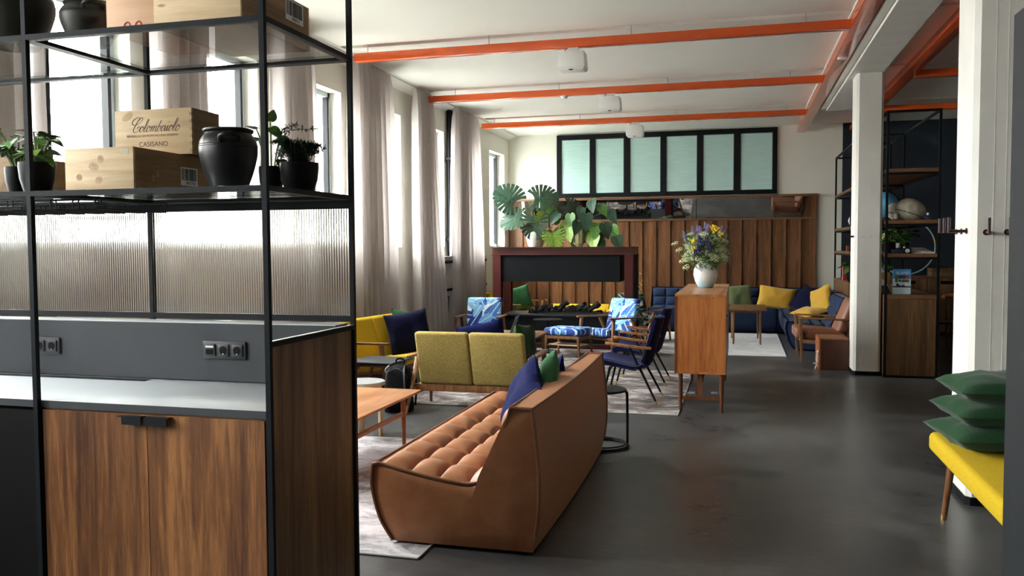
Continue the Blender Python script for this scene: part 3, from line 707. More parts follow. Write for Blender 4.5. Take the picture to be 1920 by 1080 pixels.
for a, b in ((-2.735, -2.2405), (-2.2375, -1.722)):
    d = MB().box(a, b, YF + .014, YF + .034, .07, .948).build('door', M['walnut'], cb, w=True)
    h = MB(); e = b if a < -2.5 else a; s = -1 if a < -2.5 else 1
    x0, x1 = sorted((e + s * .006, e + s * .115))
    h.box(x0, x1, YF - .012, YF + .014, .941, .945); h.box(x0 + (.02 if s < 0 else 0), x1 - (0 if s < 0 else .008), YF - .013, YF - .009, .912, .945)
    h.build('handle', M['black'], d, w=True)
MB().box(-2.73, -1.73, YF + .06, YF + .08, 0, .06).build('plinth', M['black'], cb, w=True)
ap = thing('undercounter_fridge', 'black undercounter fridge front under the worktop beside the walnut doors', 'fridge', (-3.3, 3.16, 0))
MB().box(-3.82, -2.775, YF + .05, YK - .003, .0, .952).build('body', M['hole'], ap, w=True)
MB().box(-3.80, -2.79, YF + .03, YF + .05, .06, .94).build('door', M['hole'], ap, w=True)
def sockets(x0, z0, kinds, name, label):
    n = len(kinds); w = .071 * n + .01
    s = thing(name, label, 'socket', (x0 + w / 2, 3.40, z0 + .04))
    MB().box(x0, x0 + w, 3.388, 3.3998, z0, z0 + .081).build('frame', M['socket'], s, w=True, bevel=.002)
    for i, k in enumerate(kinds):
        cx = x0 + .005 + .071 * (i + .5); cz = z0 + .0405
        q = MB().box(cx - .0275, cx + .0275, 3.382, 3.3878, cz - .0275, cz + .0275).build('insert', M['socket'], s, w=True, bevel=.0015)
        if k == 's':
            MB().tube([(cx, 3.3815, cz), (cx, 3.3822, cz)], .0195, 24).build('recess', M['hole'], q, w=True)
            MB().box(cx - .003, cx + .003, 3.3795, 3.3815, cz - .019, cz - .014).build('earth_clip', M['chrome'], q, w=True)
        else:
            MB().box(cx - .018, cx + .018, 3.3805, 3.3822, cz - .02, cz + .004).build('recess', M['hole'], q, w=True)
            MB().box(cx - .02, cx + .02, 3.3800, 3.3822, cz + .012, cz + .02).build('label_strip', M['paper'], q, w=True)
sockets(-3.335, 1.09, 'ss', 'double_socket', 'anthracite double wall socket near the vent grille end of the splashback')
sockets(-2.385, 1.093, 'nss', 'triple_socket', 'anthracite triple wall plate with a network port and two sockets')

# wire glass rack under the lower glass shelf
g = thing('stemware_rack', 'black wire stemware rack hanging under the lower glass shelf', 'rack', (-2.9, 3.1, 1.75))
for i in range(9):
    x = -3.45 + i * .112
    m = MB()
    for dx in (-.014, .014): m.tube([(x + dx, 2.95, 1.808), (x + dx, 2.95, 1.765), (x + dx, 3.36, 1.765), (x + dx, 3.36, 1.808)], .0035, 6)
    m.tube([(x - .014, 2.95, 1.765), (x + .014, 2.95, 1.765)], .0035, 6)
    m.build('runner', M['black'], g, w=True)
for y in (2.97, 3.34): MB().tube([(-3.5, y, 1.805), (-2.52, y, 1.805)], .0035, 6).build('crossbar', M['black'], g, w=True)

# ------------------------------------------------------------------ wine crates
def crate(name, label, x0, x1, y0, y1, z0, z1, mats=('pine', 'pine_y'), group='wooden wine crates on the shelves'):
    c = thing(name, label, 'crate', ((x0 + x1) / 2, (y0 + y1) / 2, z0), group=group)
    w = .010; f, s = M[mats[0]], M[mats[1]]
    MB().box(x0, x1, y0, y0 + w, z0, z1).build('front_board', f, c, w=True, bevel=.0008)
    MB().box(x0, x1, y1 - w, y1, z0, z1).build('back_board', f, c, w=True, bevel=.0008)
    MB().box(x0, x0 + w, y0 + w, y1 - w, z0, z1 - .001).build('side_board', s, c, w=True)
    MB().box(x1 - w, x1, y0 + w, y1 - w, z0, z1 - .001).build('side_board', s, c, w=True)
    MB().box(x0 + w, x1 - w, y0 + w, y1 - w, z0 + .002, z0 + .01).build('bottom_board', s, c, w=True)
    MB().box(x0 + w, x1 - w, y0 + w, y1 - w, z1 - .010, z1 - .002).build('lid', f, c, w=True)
    return c
def knots(c, y, pts):
    for x, z, rx, rz, a in pts:
        Mt = Matrix.Rotation(a, 3, 'Y')
        m = MB(); m.ball((x, y, z), 1, 18, 6, (rx, .0004, rz), M=Mt.to_4x4()); m.build('knot', M['knot'], c, w=True)
        q = [Vector((x, y, z)) + Mt @ Vector((rx * 1.25 * math.cos(u * PI / 10), 0, rz * 1.3 * math.sin(u * PI / 10))) for u in range(20)]
        MB().tube(q, .0007, 5, closed=True).build('knot_ring', M['knot_ring'], c, w=True)
def barcode(c, X, y0, y1, z0, z1, digits):
    lb = MB().box(X, X + .0008, y0, y1, z0, z1).build('label', M['paper'], c, w=True)
    m = MB(); r = random.Random(5); y = y0 + .006
    while y < y1 - .008:
        w = r.choice((.0012, .002, .004, .006)); m.box(X + .0008, X + .0012, y, min(y + w, y1 - .006), z0 + .022, z1 - .005); y += w + r.choice((.0014, .002, .003))
    m.build('barcode', M['blackink'], lb, w=True)
    mw = Matrix.Translation(WM[c.name].inverted() @ Vector((X + .0012, (y0 + y1) / 2 + .008, z0 + .011))) @ Matrix.Rotation(PI / 2, 4, 'Z') @ Matrix.Rotation(PI / 2, 4, 'X')
    text(digits, .018, M['blackink'], lb, mw, 'lettering')
ZS, ZT = 1.8345, 2.4535
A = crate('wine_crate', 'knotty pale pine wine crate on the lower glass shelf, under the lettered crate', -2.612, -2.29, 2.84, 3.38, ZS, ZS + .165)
knots(A, 2.8398, [(-2.545, 1.885, .010, .010, 0), (-2.475, 1.925, .017, .013, .4), (-2.442, 1.955, .010, .012, 0), (-2.452, 1.872, .013, .011, -.8)])
lb = MB().box(-2.352, -2.312, 2.8392, 2.84, 1.972, 1.992).build('sticker', M['stone'], A, w=True)
for y, z in ((2.985, 1.905), (2.955, 1.885)): MB().ball((-2.2898, y, z), 1, 16, 6, (.0004, .014, .014)).build('knot', M['knot'], A, w=True)
barcode(A, -2.2899, 3.13, 3.245, 1.868, 1.945, '0057736')
B = crate('wine_crate', 'pine wine crate with brown script lettering, standing on the knotty crate', -2.62, -2.238, 3.14, 3.34, ZS + .1655, ZS + .36, ('pine_mid', 'pine_y'))
MB().ball((-2.555, 3.1398, 2.168), 1, 18, 6, (.032, .0004, .016), M=Matrix.Rotation(-.5, 4, 'Y')).build('knot', M['knot_ring'], B, w=True)
m = MB()
for k in range(6):
    z = ZS + .172 + k * .031; m.box(-2.2482, -2.2376, 3.1396, 3.152, z, z + .014)
m.build('finger_joint', M['pine_y'], B, w=True)
# script lettering drawn stroke by stroke: x along, y up, unit = x-height
SCRIPT = {
 'C': ([(1.15, 2.1), (1.0, 2.55), (.45, 2.45), (-.1, 2.1), (-.35, 1.6), (0, 1.25), (.6, 1.3), (1.3, 1.65), (1.75, 2.15), (1.7, 2.5), (1.35, 2.45), (.75, 1.8), (.2, .9), (.0, .3), (.25, -.02), (.8, .1), (1.3, .6), (1.25, .95), (.95, .85), (.75, .65)], 1.25),
 'o': ([(.75, .9), (.45, .95), (.1, .45), (.05, .1), (.3, 0), (.7, .4), (.8, .8), (.65, .98), (.7, .75), (1.0, .72)], .85),
 'l': ([(0, .2), (.6, 1.1), (1.0, 1.95), (.95, 2.15), (.75, 2.0), (.3, 1.0), (.05, .25), (.15, 0), (.4, .1), (.75, .5)], .55),
 'm': ([(.05, .6), (.35, .95), (.3, .7), (.0, 0), (.35, .65), (.7, .98), (.75, .8), (.4, 0), (.8, .7), (1.15, .98), (1.2, .75), (.95, .2), (1.05, 0), (1.4, .35)], 1.3),
 'b': ([(0, .3), (.5, 1.1), (.85, 1.9), (.6, 1.4), (.1, .3), (.15, 0), (.45, .1), (.75, .55), (.7, .9), (.6, .75), (1.0, .8)], .85),
 'a': ([(.8, .85), (.5, .98), (.1, .5), (.02, .1), (.25, 0), (.65, .5), (.85, .95), (.7, .3), (.75, 0), (1.1, .4)], 1.0),
 'i': ([(0, .35), (.4, .98), (.12, .25), (.18, 0), (.55, .4)], .5),
}
def script_word(word, x0, z0, u, y, parent):
    x = x0; m = MB()
    for ch in word:
        pts, adv = SCRIPT[ch]
        q = spline([(x + (px + .12 * py) * u, y, z0 + py * u) for px, py in pts], 5)
        rad = [u * (.045 + .05 * max(0, -(q[min(i + 1, len(q) - 1)] - q[max(i - 1, 0)]).normalized().z)) for i in range(len(q))]
        m.tube(q, rad, 5)
        if ch == 'i': m.ball((x + .75 * u, y, z0 + 1.55 * u), u * .09, 8, 5)
        x += adv * u
    for v in m.bm.verts: v.co.y = y + (v.co.y - y) * .25
    return m.build('script_lettering', M['ink'], parent, w=True)
script_word('Colombaiolo', -2.528, 2.100, .0245, 3.1394, B)
def front_text(c, body, x, y, z, size, mat, shear=0, space=1.0):
    mw = Matrix.Translation(WM[c.name].inverted() @ Vector((x, y, z))) @ Matrix.Rotation(PI / 2, 4, 'X')
    return text(body, size, M[mat], c, mw, 'lettering', shear=shear, space=space)
front_text(B, 'BRUNELLO DI MONTALCINO RISERVA', -2.432, 3.1392, 2.083, .0148, 'ink_light', space=1.02)
front_text(B, 'CASISANO', -2.428, 3.1392, 2.046, .029, 'ink', space=1.05)
D = crate('wine_crate', 'pinkish pine wine crate with red lettering on the upper glass shelf', -2.425, -2.203, 2.875, 3.30, ZT, ZT + .20, ('pine_pink', 'pine_pink'))
m = MB()
for x in (-2.328, -2.276): m.tube(spline([(x - .018, 2.8745, ZT - .005), (x - .012, 2.8745, ZT + .026), (x + .004, 2.8745, ZT + .034), (x + .014, 2.8745, ZT + .022)]), .003, 6)
m.build('lettering', M['bookred'], D, w=True)
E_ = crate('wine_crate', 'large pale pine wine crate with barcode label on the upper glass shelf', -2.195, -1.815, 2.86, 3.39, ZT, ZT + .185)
knots(E_, 2.8598, [(-2.16, 2.535, .014, .004, 0), (-2.08, 2.62, .013, .013, 0)])
barcode(E_, -1.8149, 3.19, 3.335, 2.545, 2.632, '0060313')
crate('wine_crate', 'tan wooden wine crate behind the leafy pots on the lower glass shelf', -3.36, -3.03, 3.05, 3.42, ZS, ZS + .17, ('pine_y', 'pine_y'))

# ------------------------------------------------------------------ stoneware crocks
def crock(label, cx, cy, z, r, h, mat, handle_angles, name='stoneware_crock'):
    c = thing(name, label, 'crock', (cx, cy, z), group='dark stoneware crocks')
    p = [(0, 0), (.60, 0), (.64, .03), (.82, .25), (.97, .52), (1.0, .66), (.96, .80), (.84, .90), (.80, .93), (.86, .965), (.86, 1.0), (.78, 1.0), (.74, .93), (.8, .8), (.6, .2), (0, .1)]
    q = spline([(a, 0, b) for a, b in p[1:13]], 3)
    prof = [(0, 0)] + [(v.x * r, v.z * h) for v in q] + [(.6 * r, .2 * h), (0, .1 * h)]
    MB().lathe(prof, n=40).build('body', M[mat], c)
    for a in handle_angles:
        d = Vector((math.cos(a), math.sin(a), 0)); s = Vector((-d.y, d.x, 0))
        pts = [d * r * .90 + s * r * .30 + Vector((0, 0, h * .80)), d * r * 1.14 + s * r * .30 + Vector((0, 0, h * .84)), d * r * 1.26 + s * r * .12 + Vector((0, 0, h * .86)), d * r * 1.26 - s * r * .12 + Vector((0, 0, h * .86)), d * r * 1.14 - s * r * .30 + Vector((0, 0, h * .84)), d * r * .90 - s * r * .30 + Vector((0, 0, h * .76))]
        MB().tube(spline(pts, 5), r * .085, 10).build('handle', M[mat], c)
    for zz in (.70, .735): MB().tube([(r * 1.0 * math.cos(u * PI / 20), r * 1.0 * math.sin(u * PI / 20), h * zz) for u in range(40)], r * .008, 5, closed=True).build('throwing_ridge', M[mat], c)
    return c
crock('glossy black two-handled stoneware crock in front of the lettered crate', -1.955, 2.975, ZS, .112, .232, 'crock', (-.95, 2.35))
crock('brown-black stoneware crock on the upper glass shelf, beside the frame post', -2.98, 2.98, ZT, .16, .26, 'crock_brown', (-.30, 2.8))
crock('squat black stoneware crock on the upper glass shelf, beside the pinkish crate', -2.635, 3.03, ZT, .118, .168, 'crock_brown', (-.75, 2.4))

# ================================================================== PLANTS
def leaf_mesh(name, outline, mat, cup=.12, droop=.25, cuts=None, thick=False):
    """outline(t) -> radius profile; the blade runs along +Y from the stem, unit length"""
    m = MB(); nr = 6; na = len(outline)
    c0 = Vector((0, .36, 0))
    def bend(p):
        x, y = p.x, p.y
        return Vector((x, y, -droop * y * y + cup * abs(x) * .9 - .05))
    ctr = m._v(bend(c0)); prev = None; rows = []
    for (x, y) in outline:
        rows.append([m._v(bend(c0 + (Vector((x, y, 0)) - c0) * (k / nr))) for k in range(1, nr + 1)])
    for i in range(na):
        A, B = rows[i], rows[(i + 1) % na]
        m.face([ctr, A[0], B[0]])
        for k in range(nr - 1): m.face([A[k], A[k + 1], B[k + 1], B[k]])
    bmesh.ops.recalc_face_normals(m.bm, faces=m.bm.faces)
    for f in m.bm.faces: f.smooth = True
    me = bpy.data.meshes.new(name); m.bm.to_mesh(me); m.bm.free(); me.materials.append(mat); return me
def heart(n=28, w=.46):
    out = []
    for i in range(n):
        t = 2 * PI * i / n
        s = math.sin(t); c = math.cos(t)
        x = w * s * (1 - .12 * c); y = .42 - .5 * c * (1 + .12 * abs(c)) + (.12 if c > .75 else 0) * (c - .75) * -4 * -1
        if c < -.85: y += .10 * (-c - .85) / .15
        out.append((x, y - .02))
    return out
def oval(n=20, w=.27):
    return [(w * math.sin(2 * PI * i / n) , .5 - .5 * math.cos(2 * PI * i / n)) for i in range(n)]
def monstera_outline():
    out = []
    base = []
    n = 340
    for i in range(n):
        t = 2 * PI * i / n; s = math.sin(t); c = math.cos(t)
        x = .52 * s * (1 + .1 * c); y = .40 - .56 * c
        if c > .8: y += .34 * (c - .8) / .2
        base.append((t, x, y))
    notch = [.30, .375, .445, .515, .585, .66, .735]
    for t, x, y in base:
        u = t / (2 * PI)                     # 0 at stem, .5 at tip
        v = u if u < .5 else 1 - u           # 0..0.5
        k = 1.0
        for q in (.145, .19, .235, .28, .325, .37, .415):
            d = abs(v - q)
            if d < .0055: k = min(k, .10 + .90 * (d / .0055) ** 3)
        out.append((x * k, .36 + (y - .36) * (k * .75 + .25)))
    return out
_h = [(0, .05), (.07, -.03), (.17, -.06), (.28, -.01), (.36, .10), (.385, .25), (.345, .42), (.26, .60), (.15, .79), (.06, .93), (0, 1.0)]
HEART = _h + [(-x, y) for x, y in _h[-2:0:-1]]
OVAL, MONS = oval(), monstera_outline()
LM = {}
def leafm(shape, mat):
    k = shape + mat
    if k not in LM:
        o = {'heart': HEART, 'oval': OVAL, 'monstera': MONS}[shape]
        LM[k] = leaf_mesh('leaf_' + k, o, M[mat], .10 if shape != 'oval' else .15, .22)
    return LM[k]
def leaf_at(parent, base, d, up, size, shape, mat):
    """leaf with its stalk end at base (local), growing along d, face along up"""
    d = Vector(d).normalized(); up = Vector(up); x = d.cross(up).normalized(); z = x.cross(d).normalized()
    mw = Matrix((x * size, d * size, z * size)).transposed().to_4x4(); mw.translation = base
    return mesh_object('leaf', leafm(shape, mat), None, parent, mw=mw)
def pot_profile(r, h, t=.008): return [(0, 0), (r * .66, 0), (r * .74, h * .06), (r * .93, h * .45), (r, h * .85), (r * .985, h), (r * .985 - t, h), (r * .93 - t, h * .8), (0, h * .8)]
def pot(c, r, h, mat):
    MB().lathe(pot_profile(r, h), n=28).build('pot', M[mat], c)
    MB().lathe([(0, h * .84), (r * .6, h * .85), (r * .92, h * .82)], n=20).build('soil', M['soil'], c)
def leafy(name, label, loc, r, h, leaves, shape, mats, potmat='pot', group=None, stems=True, start=None):
    """leaves: (dx, dy, dz of blade base from pot rim centre, direction, size)"""
    c = thing(name, label, 'plant', loc, group=group)
    if r: pot(c, r, h, potmat)
    m = MB(); rr = random.Random(hash(label) % 1000 if False else len(label))
    for i, (b, d, s) in enumerate(leaves):
        b = Vector(b) + Vector((0, 0, h)); st = Vector((b.x * .25, b.y * .25, h * .83)) if start is None else Vector(start)
        md = (st + b) / 2 + Vector((0, 0, .25 * (b - st).length * .5))
        m.tube(spline([st, md, b], 4), .0035 if s < .2 else .006, 5)
        dv = Vector(d); up = Vector((0, 0, 1)) if abs(dv.normalized().z) < .85 else Vector((0, -1, .2))
        leaf_at(c, b, d, up + Vector((rr.uniform(-.4, .4), rr.uniform(-.5, .1), 0)), s, shape, mats[i % len(mats)])
    m.build('stem', M['stem'], c)
    return c
def scatter(n, seed, spread, z0, z1, size):
    r = random.Random(seed); out = []
    for i in range(n):
        a = r.uniform(0, 2 * PI); q = spread * (r.random() ** .6)
        b = (q * math.cos(a), q * math.sin(a), r.uniform(z0, z1))
        out.append((b, (math.cos(a) + r.uniform(-.5, .5), math.sin(a) + r.uniform(-.5, .5), r.uniform(-.5, .35)), size * r.uniform(.75, 1.2)))
    return out
leafy('potted_plant', 'leafy green plant in a black pot between the frame post and knotty crate', (-2.835, 2.93, ZS), .072, .125, scatter(34, 11, .065, .02, .13, .066), 'heart', ['leaf', 'leaf_lime', 'leaf_dark'])
leafy('potted_plant', 'round-leaved green plant in a narrow black pot at the picture edge of the shelf', (-2.98, 2.98, ZS), .055, .115, scatter(26, 12, .07, .04, .16, .078), 'heart', ['leaf', 'leaf', 'leaf_dark'])
leafy('potted_plant', 'trailing green plant in a black pot on the shelf, hidden behind the corner post', (-1.985, 3.34, ZS), .055, .12,
      [((.02, -.03, .17), (.8, -.2, -.6), .075), ((.05, 0, .13), (.9, 0, -.9), .08), ((-.06, 0, .12), (-.8, -.2, .3), .07), ((.085, -.02, -.03), (.15, -.1, -1), .085), ((.07, 0, -.01), (.6, 0, -.8), .07), ((-.07, 0, .17), (-.6, 0, .3), .06), ((.0, 0, .2), (.3, -.3, .5), .07), ((.06, -.02, .03), (.4, -.2, -.7), .07)], 'heart', ['leaf', 'leaf', 'leaf_dark'])
# asparagus fern
f = thing('asparagus_fern', 'feathery asparagus fern in a black pot on the open end of the shelf', 'plant', (-1.826, 3.30, ZS))
pot(f, .082, .128, 'pot')
m = MB(); r = random.Random(4)
def frond(st, md, en, w, n):
    q = spline([st, md, en], 10); m.tube(q, .0013, 4)
    for i in range(3, len(q)):
        for s in range(n):
            d = Vector((r.uniform(-1, 1), r.uniform(-1, 1), r.uniform(-.35, .35))).normalized() * w * r.uniform(.5, 1.1)
            e = q[i] + d; k = d.cross(Vector((0, 0, 1))).normalized() * .0032
            v = [m._v(p) for p in (q[i] - k, q[i] + k, e + k * .3, e - k * .3)]; m.face(v)
            for h in (.45, .7):
                b0 = q[i] + d * h; d2 = (d.normalized() + Vector((r.uniform(-1, 1), r.uniform(-1, 1), r.uniform(-.6, .6)))).normalized() * w * .45
                k2 = d2.cross(Vector((0, 0, 1))).normalized() * .0024
                m.face([m._v(p) for p in (b0 - k2, b0 + k2, b0 + d2)])
for i in range(34):
    a = i * .314 + r.uniform(-.2, .2); l = r.uniform(.06, .12)
    frond(Vector((.02 * math.cos(a), .02 * math.sin(a), .11)), Vector((l * .5 * math.cos(a), l * .5 * math.sin(a), .20)), Vector((l * math.cos(a), l * math.sin(a), r.uniform(.15, .22))), .03, 5)
for e in ((-.02, .29), (.085, .27)): frond(Vector((0, 0, .11)), Vector((-.075, -.02, .25)), Vector((e[0], 0, e[1])), .035, 5)
o = m.build('frond', M['leaf_dark'], f); o['kind'] = 'stuff'

# monstera in a white pot and climbing philodendron on the fireplace mantel
ZF = 1.592
c = thing('monstera_plant', 'monstera with split leaves in a white ceramic pot on the red mantel', 'plant', (-3.17, 13.30, ZF))
MB().lathe([(0, 0), (.105, 0), (.12, .02), (.155, .14), (.158, .22), (.14, .27), (.128, .27), (.14, .2), (0, .18)], n=32).build('pot', M['ceramic'], c)
MB().lathe([(0, .235), (.13, .225)], n=20).build('soil', M['soil'], c)
m = MB()
for b, d, up, s, mt in (
    ((-.22, -.05, .98), (.95, -.05, .18), (.1, -.85, .55), .50, 'leaf_dark'),
    ((-.26, -.02, .66), (-.75, -.25, .62), (-.3, -.75, .55), .50, 'leaf_blue'),
    ((-.14, -.10, .50), (-.92, -.15, -.16), (-.2, -.8, .6), .46, 'leaf_blue'),
    ((.02, -.14, .56), (-.05, -.25, -1), (0, -1, .2), .46, 'leaf_dark'),
    ((.10, .05, .60), (.6, -.1, -.35), (.2, -.7, .6), .36, 'leaf'),
    ((.42, .10, .72), (.75, .1, -.35), (.1, -.6, .75), .42, 'leaf_dark'),
    ((.30, -.12, .30), (.25, -.3, -.9), (.2, -1, .3), .36, 'leaf_lime'),
    ((.20, -.1, .34), (-.2, -.3, .5), (.2, -1, .3), .26, 'leaf_lime')):
    b = Vector(b)
    if d[0] > .9: b = Vector((-.10, -.05, .76)); 
    leaf_at(c, b, d, up, s, 'monstera', mt)
    m.tube(spline([Vector((0, 0, .2)), b * .5 + Vector((0, 0, .16)), b], 6), .008, 6)
m.build('stem', M['stem'], c)
c = thing('philodendron_plant', 'climbing plant with heart leaves in a fluted gilt pot on the red mantel', 'plant', (-2.48, 13.30, ZF))
pm = MB(); n = 10
for z0, z1, rr in ((0, .03, .085), (.03, .055, .10), (.055, .28, .115)):
    pm.lathe([(0, z0), (rr * .95, z0), (rr, z1), (0, z1)], n=n)
pm.build('pot', M['gilt'], c)
fl = MB()
for i in range(10):
    a = 2 * PI * i / 10; fl.cyl((.113 * math.cos(a), .113 * math.sin(a), .06), (.113 * math.cos(a), .113 * math.sin(a), .275), .009, n=6)
fl.build('flute', M['leaf_dark'], c)
r = random.Random(9); m = MB()
spots = [((.225, .66), 'leaf_blue', .24), ((.36, .58), 'leaf', .22), ((.16, .43), 'leaf_blue', .28), ((.04, .32), 'leaf_dark', .24), ((-.16, .30), 'leaf_lime', .36), ((-.11, .44), 'leaf', .24), ((-.30, .46), 'leaf_blue', .24), ((.49, .48), 'leaf_blue', .24), ((.45, .28), 'leaf_dark', .26), ((.55, .24), 'leaf', .24), ((.62, .08), 'leaf_dark', .26), ((.16, .18), 'leaf_lime', .26), ((.27, .10), 'leaf_lime', .28), ((-.02, .08), 'leaf', .26), ((.38, .03), 'leaf', .19), ((.31, .28), 'leaf', .26), ((.36, .16), 'leaf_dark', .24), ((-.28, .22), 'leaf_blue', .22), ((-.40, .16), 'leaf_lime', .26), ((.08, .55), 'leaf_blue', .2)]
for (px_, pz_), mt, s in spots:
    p = Vector((px_, r.uniform(-.14, .02), pz_ + s * .35)); d = Vector((p.x * .8 + r.uniform(-.4, .4), r.uniform(-.5, -.1), r.uniform(-1.3, -.5)))
    leaf_at(c, p, d, Vector((r.uniform(-.4, .4), -1, .35)), s * 1.02, 'heart', mt)
    m.tube(spline([Vector((0, 0, .24)), p * .45 + Vector((0, 0, .2)), p], 5), .006, 5)
m.build('stem', M['stem'], c)
tw = thing('dried_twig', 'small pale branching twig standing on the mantel between the two plant pots', 'twig', (-2.80, 13.28, ZF))
m = MB()
m.lathe([(0, 0), (.03, 0), (.03, .01), (0, .012)], n=12)
for e in ((-.03, .11), (.05, .13), (.015, .20), (.07, .19)): m.tube(spline([(0, 0, .01), (e[0] * .3, 0, e[1] * .5), (e[0], 0, e[1])], 4), [.007] * 4 + [.006] * 4 + [.003], 6)
m.build('branch', M['twig'], tw)

# ================================================================== SOFT FURNISHING HELPERS
def pillow_mesh(w, h, t, seed=0, wr=.012):
    m = MB(); r = random.Random(seed); N_ = 18
    off = Vector((r.uniform(0, 50), r.uniform(0, 50), 0))
    def side(s):
        def fn(u, v):
            a, b = 2 * u - 1, 2 * v - 1
            k = max(0, (1 - abs(a) ** 2.8)) ** .45 * max(0, (1 - abs(b) ** 2.8)) ** .45
            x = a * w / 2 * (1 - .07 * (1 - b * b)); z = b * h / 2 * (1 - .07 * (1 - a * a))
            y = s * t / 2 * k
            nz = noise.noise(Vector((x * 7, z * 7, s)) + off) * wr * (k ** .5) * 1.6 + noise.noise(Vector((x * 16, z * 16, s)) + off) * wr * .5
            return (x, y + s * nz * (1 if k > 0 else 0), z)
        return fn
    m.grid(side(-1), N_, N_); m.grid(side(1), N_, N_)
    bmesh.ops.remove_doubles(m.bm, verts=m.bm.verts, dist=1e-5)
    return m
def cushion(label, mat, loc, w=.5, h=.5, t=.16, rz=0, lean=0, roll=0, seed=0, group=None):
    """a scatter cushion; loc is its centre; lean tips the top backwards (local +Y), roll turns it in its own plane"""
    m = pillow_mesh(w, h, t, seed)
    me = m.build('cushion', M[mat], None, sharp=60)
    me.rotation_mode = 'XYZ'
    me.matrix_world = Matrix.Translation(loc) @ Matrix.Rotation(rz, 4, 'Z') @ Matrix.Rotation(-lean, 4, 'X') @ Matrix.Rotation(roll, 4, 'Y')
    return top(me, label, 'cushion', group)

def tufted_sofa(name, label, L, loc, rz, mat, pipe, D=.88, nrow=None, side_caps=True, group=None, H=.765, seatz=.44):
    """low slung tufted sofa; local front is -Y, length along X, back face at y=0"""
    t = thing(name, label, 'sofa', loc, rz, group)
    k = D / .88
    # outer silhouette of the side (y, z)
    prof = [(0.0, .02), (.03, .22), (.035, .42), (.018, .62), (.0, H)] 
    topl = [(-.115, H + .004), (-.135, .69), (-.165, .585), (-.21, .46), (-.27, .385), (-.33, .358), (-.40, .358), (-.55, .377), (-.72, .408), (-.85, .438)]
    front = [(-.885, .43), (-.895, .33), (-.875, .22), (-.84, .12), (-.775, .02)]
    sp = lambda p: [(v.x * k, v.z) for v in spline([(a, 0, b) for a, b in p], 4)]
    side = sp(prof) + sp(topl) + sp(front)
    m = MB()
    n = len(side); nx = 14; bul = lambda u: .018 * math.sin(PI * u)
    # wrapped shell, slightly pillowed between its two ends
    rows = []
    for i in range(nx + 1):
        u = i / nx
        rows.append([m._v((-L / 2 + L * u, y + (bul(u) if j < len(prof) * 4 - 3 else 0), z)) for j, (y, z) in enumerate(side)])
    for i in range(nx):
        for j in range(n): m.face([rows[i][j], rows[i + 1][j], rows[i + 1][(j + 1) % n], rows[i][(j + 1) % n]])
    # padded side panels: fan of rings towards an inner point, bulging outwards
    for s, row in ((-1, rows[0]), (1, rows[-1])):
        c = Vector((0, -.36 * k, .24)); prev = row
        for q, bl in ((.85, .013), (.6, .02), (.3, .024)):
            cur = [m._v((s * (L / 2 + bl), c.y + (v.co.y - c.y) * q, c.z + (v.co.z - c.z) * q)) for v in row]
            for j in range(n): m.face([prev[j], prev[(j + 1) % n], cur[(j + 1) % n], cur[j]])
            prev = cur
        m.face(prev)
    m.build('body', mat, t, sharp=55)
    # tufted seat and back pad following the inner line
    inner = spline([(0, a * k, b) for a, b in topl], 8)
    acc = [0]
    for a, b in zip(inner, inner[1:]): acc.append(acc[-1] + (b - a).length)
    S = acc[-1]
    def at(s):
        s = min(max(s, 0), S)
        for i in range(len(acc) - 1):
            if acc[i + 1] >= s:
                f = (s - acc[i]) / max(1e-6, acc[i + 1] - acc[i]); p = inner[i].lerp(inner[i + 1], f)
                d = (inner[i + 1] - inner[i]).normalized(); return p, Vector((0, -d.z, d.y)) * -1 if False else Vector((0, d.z, -d.y))
        return inner[-1], Vector((0, 0, 1))
    nr = nrow or max(3, round(L / .25)); ncol = 6
    def fn(u, v):
        p, nn = at(S * (.012 + .976 * v))
        if nn.z < 0 and nn.y > 0: nn = -nn
        a = abs(math.sin(PI * nr * u)); b = abs(math.sin(PI * ncol * v))
        hgt = .045 * (a ** .38) * (b ** .38) + .006 * noise.noise(Vector((u * nr * 1.7, v * 9, 3)))
        e = min(1, u / .012, (1 - u) / .012, v / .02, (1 - v) / .02)
        p = p + nn * (hgt * e + .002)
        return (-L / 2 + .008 + (L - .016) * u, p.y, p.z)
    m = MB(); m.grid(fn, nr * 12, ncol * 12)
    m.build('tufted_pad', mat, t, sharp=70)
    # piping
    for s in (-1, 1):
        x = s * (L / 2 + .006)
        line = sp(prof)[2:] + sp(topl) + sp(front)
        MB().tube([(x, y, z + .002) for y, z in line], .0095, 6).build('piping', pipe, t)
    for j, (y, z) in enumerate(((-.002, H + .002), (-.115 * k, H + .006), (-.865 * k, .442))):
        MB().tube([(-L / 2 + L * i / 24, y + (bul(i / 24) if j == 0 else 0), z - .006 * math.sin(PI * i / 24)) for i in range(25)], .0075, 6).build('piping', pipe, t)
    for sx in (-1, 1):
        for yy in (-.08, -.68 * k): MB().cyl((sx * (L / 2 - .12), yy, 0), (sx * (L / 2 - .12), yy, .03), .025, n=12).build('foot', M['black'], t)
    return t

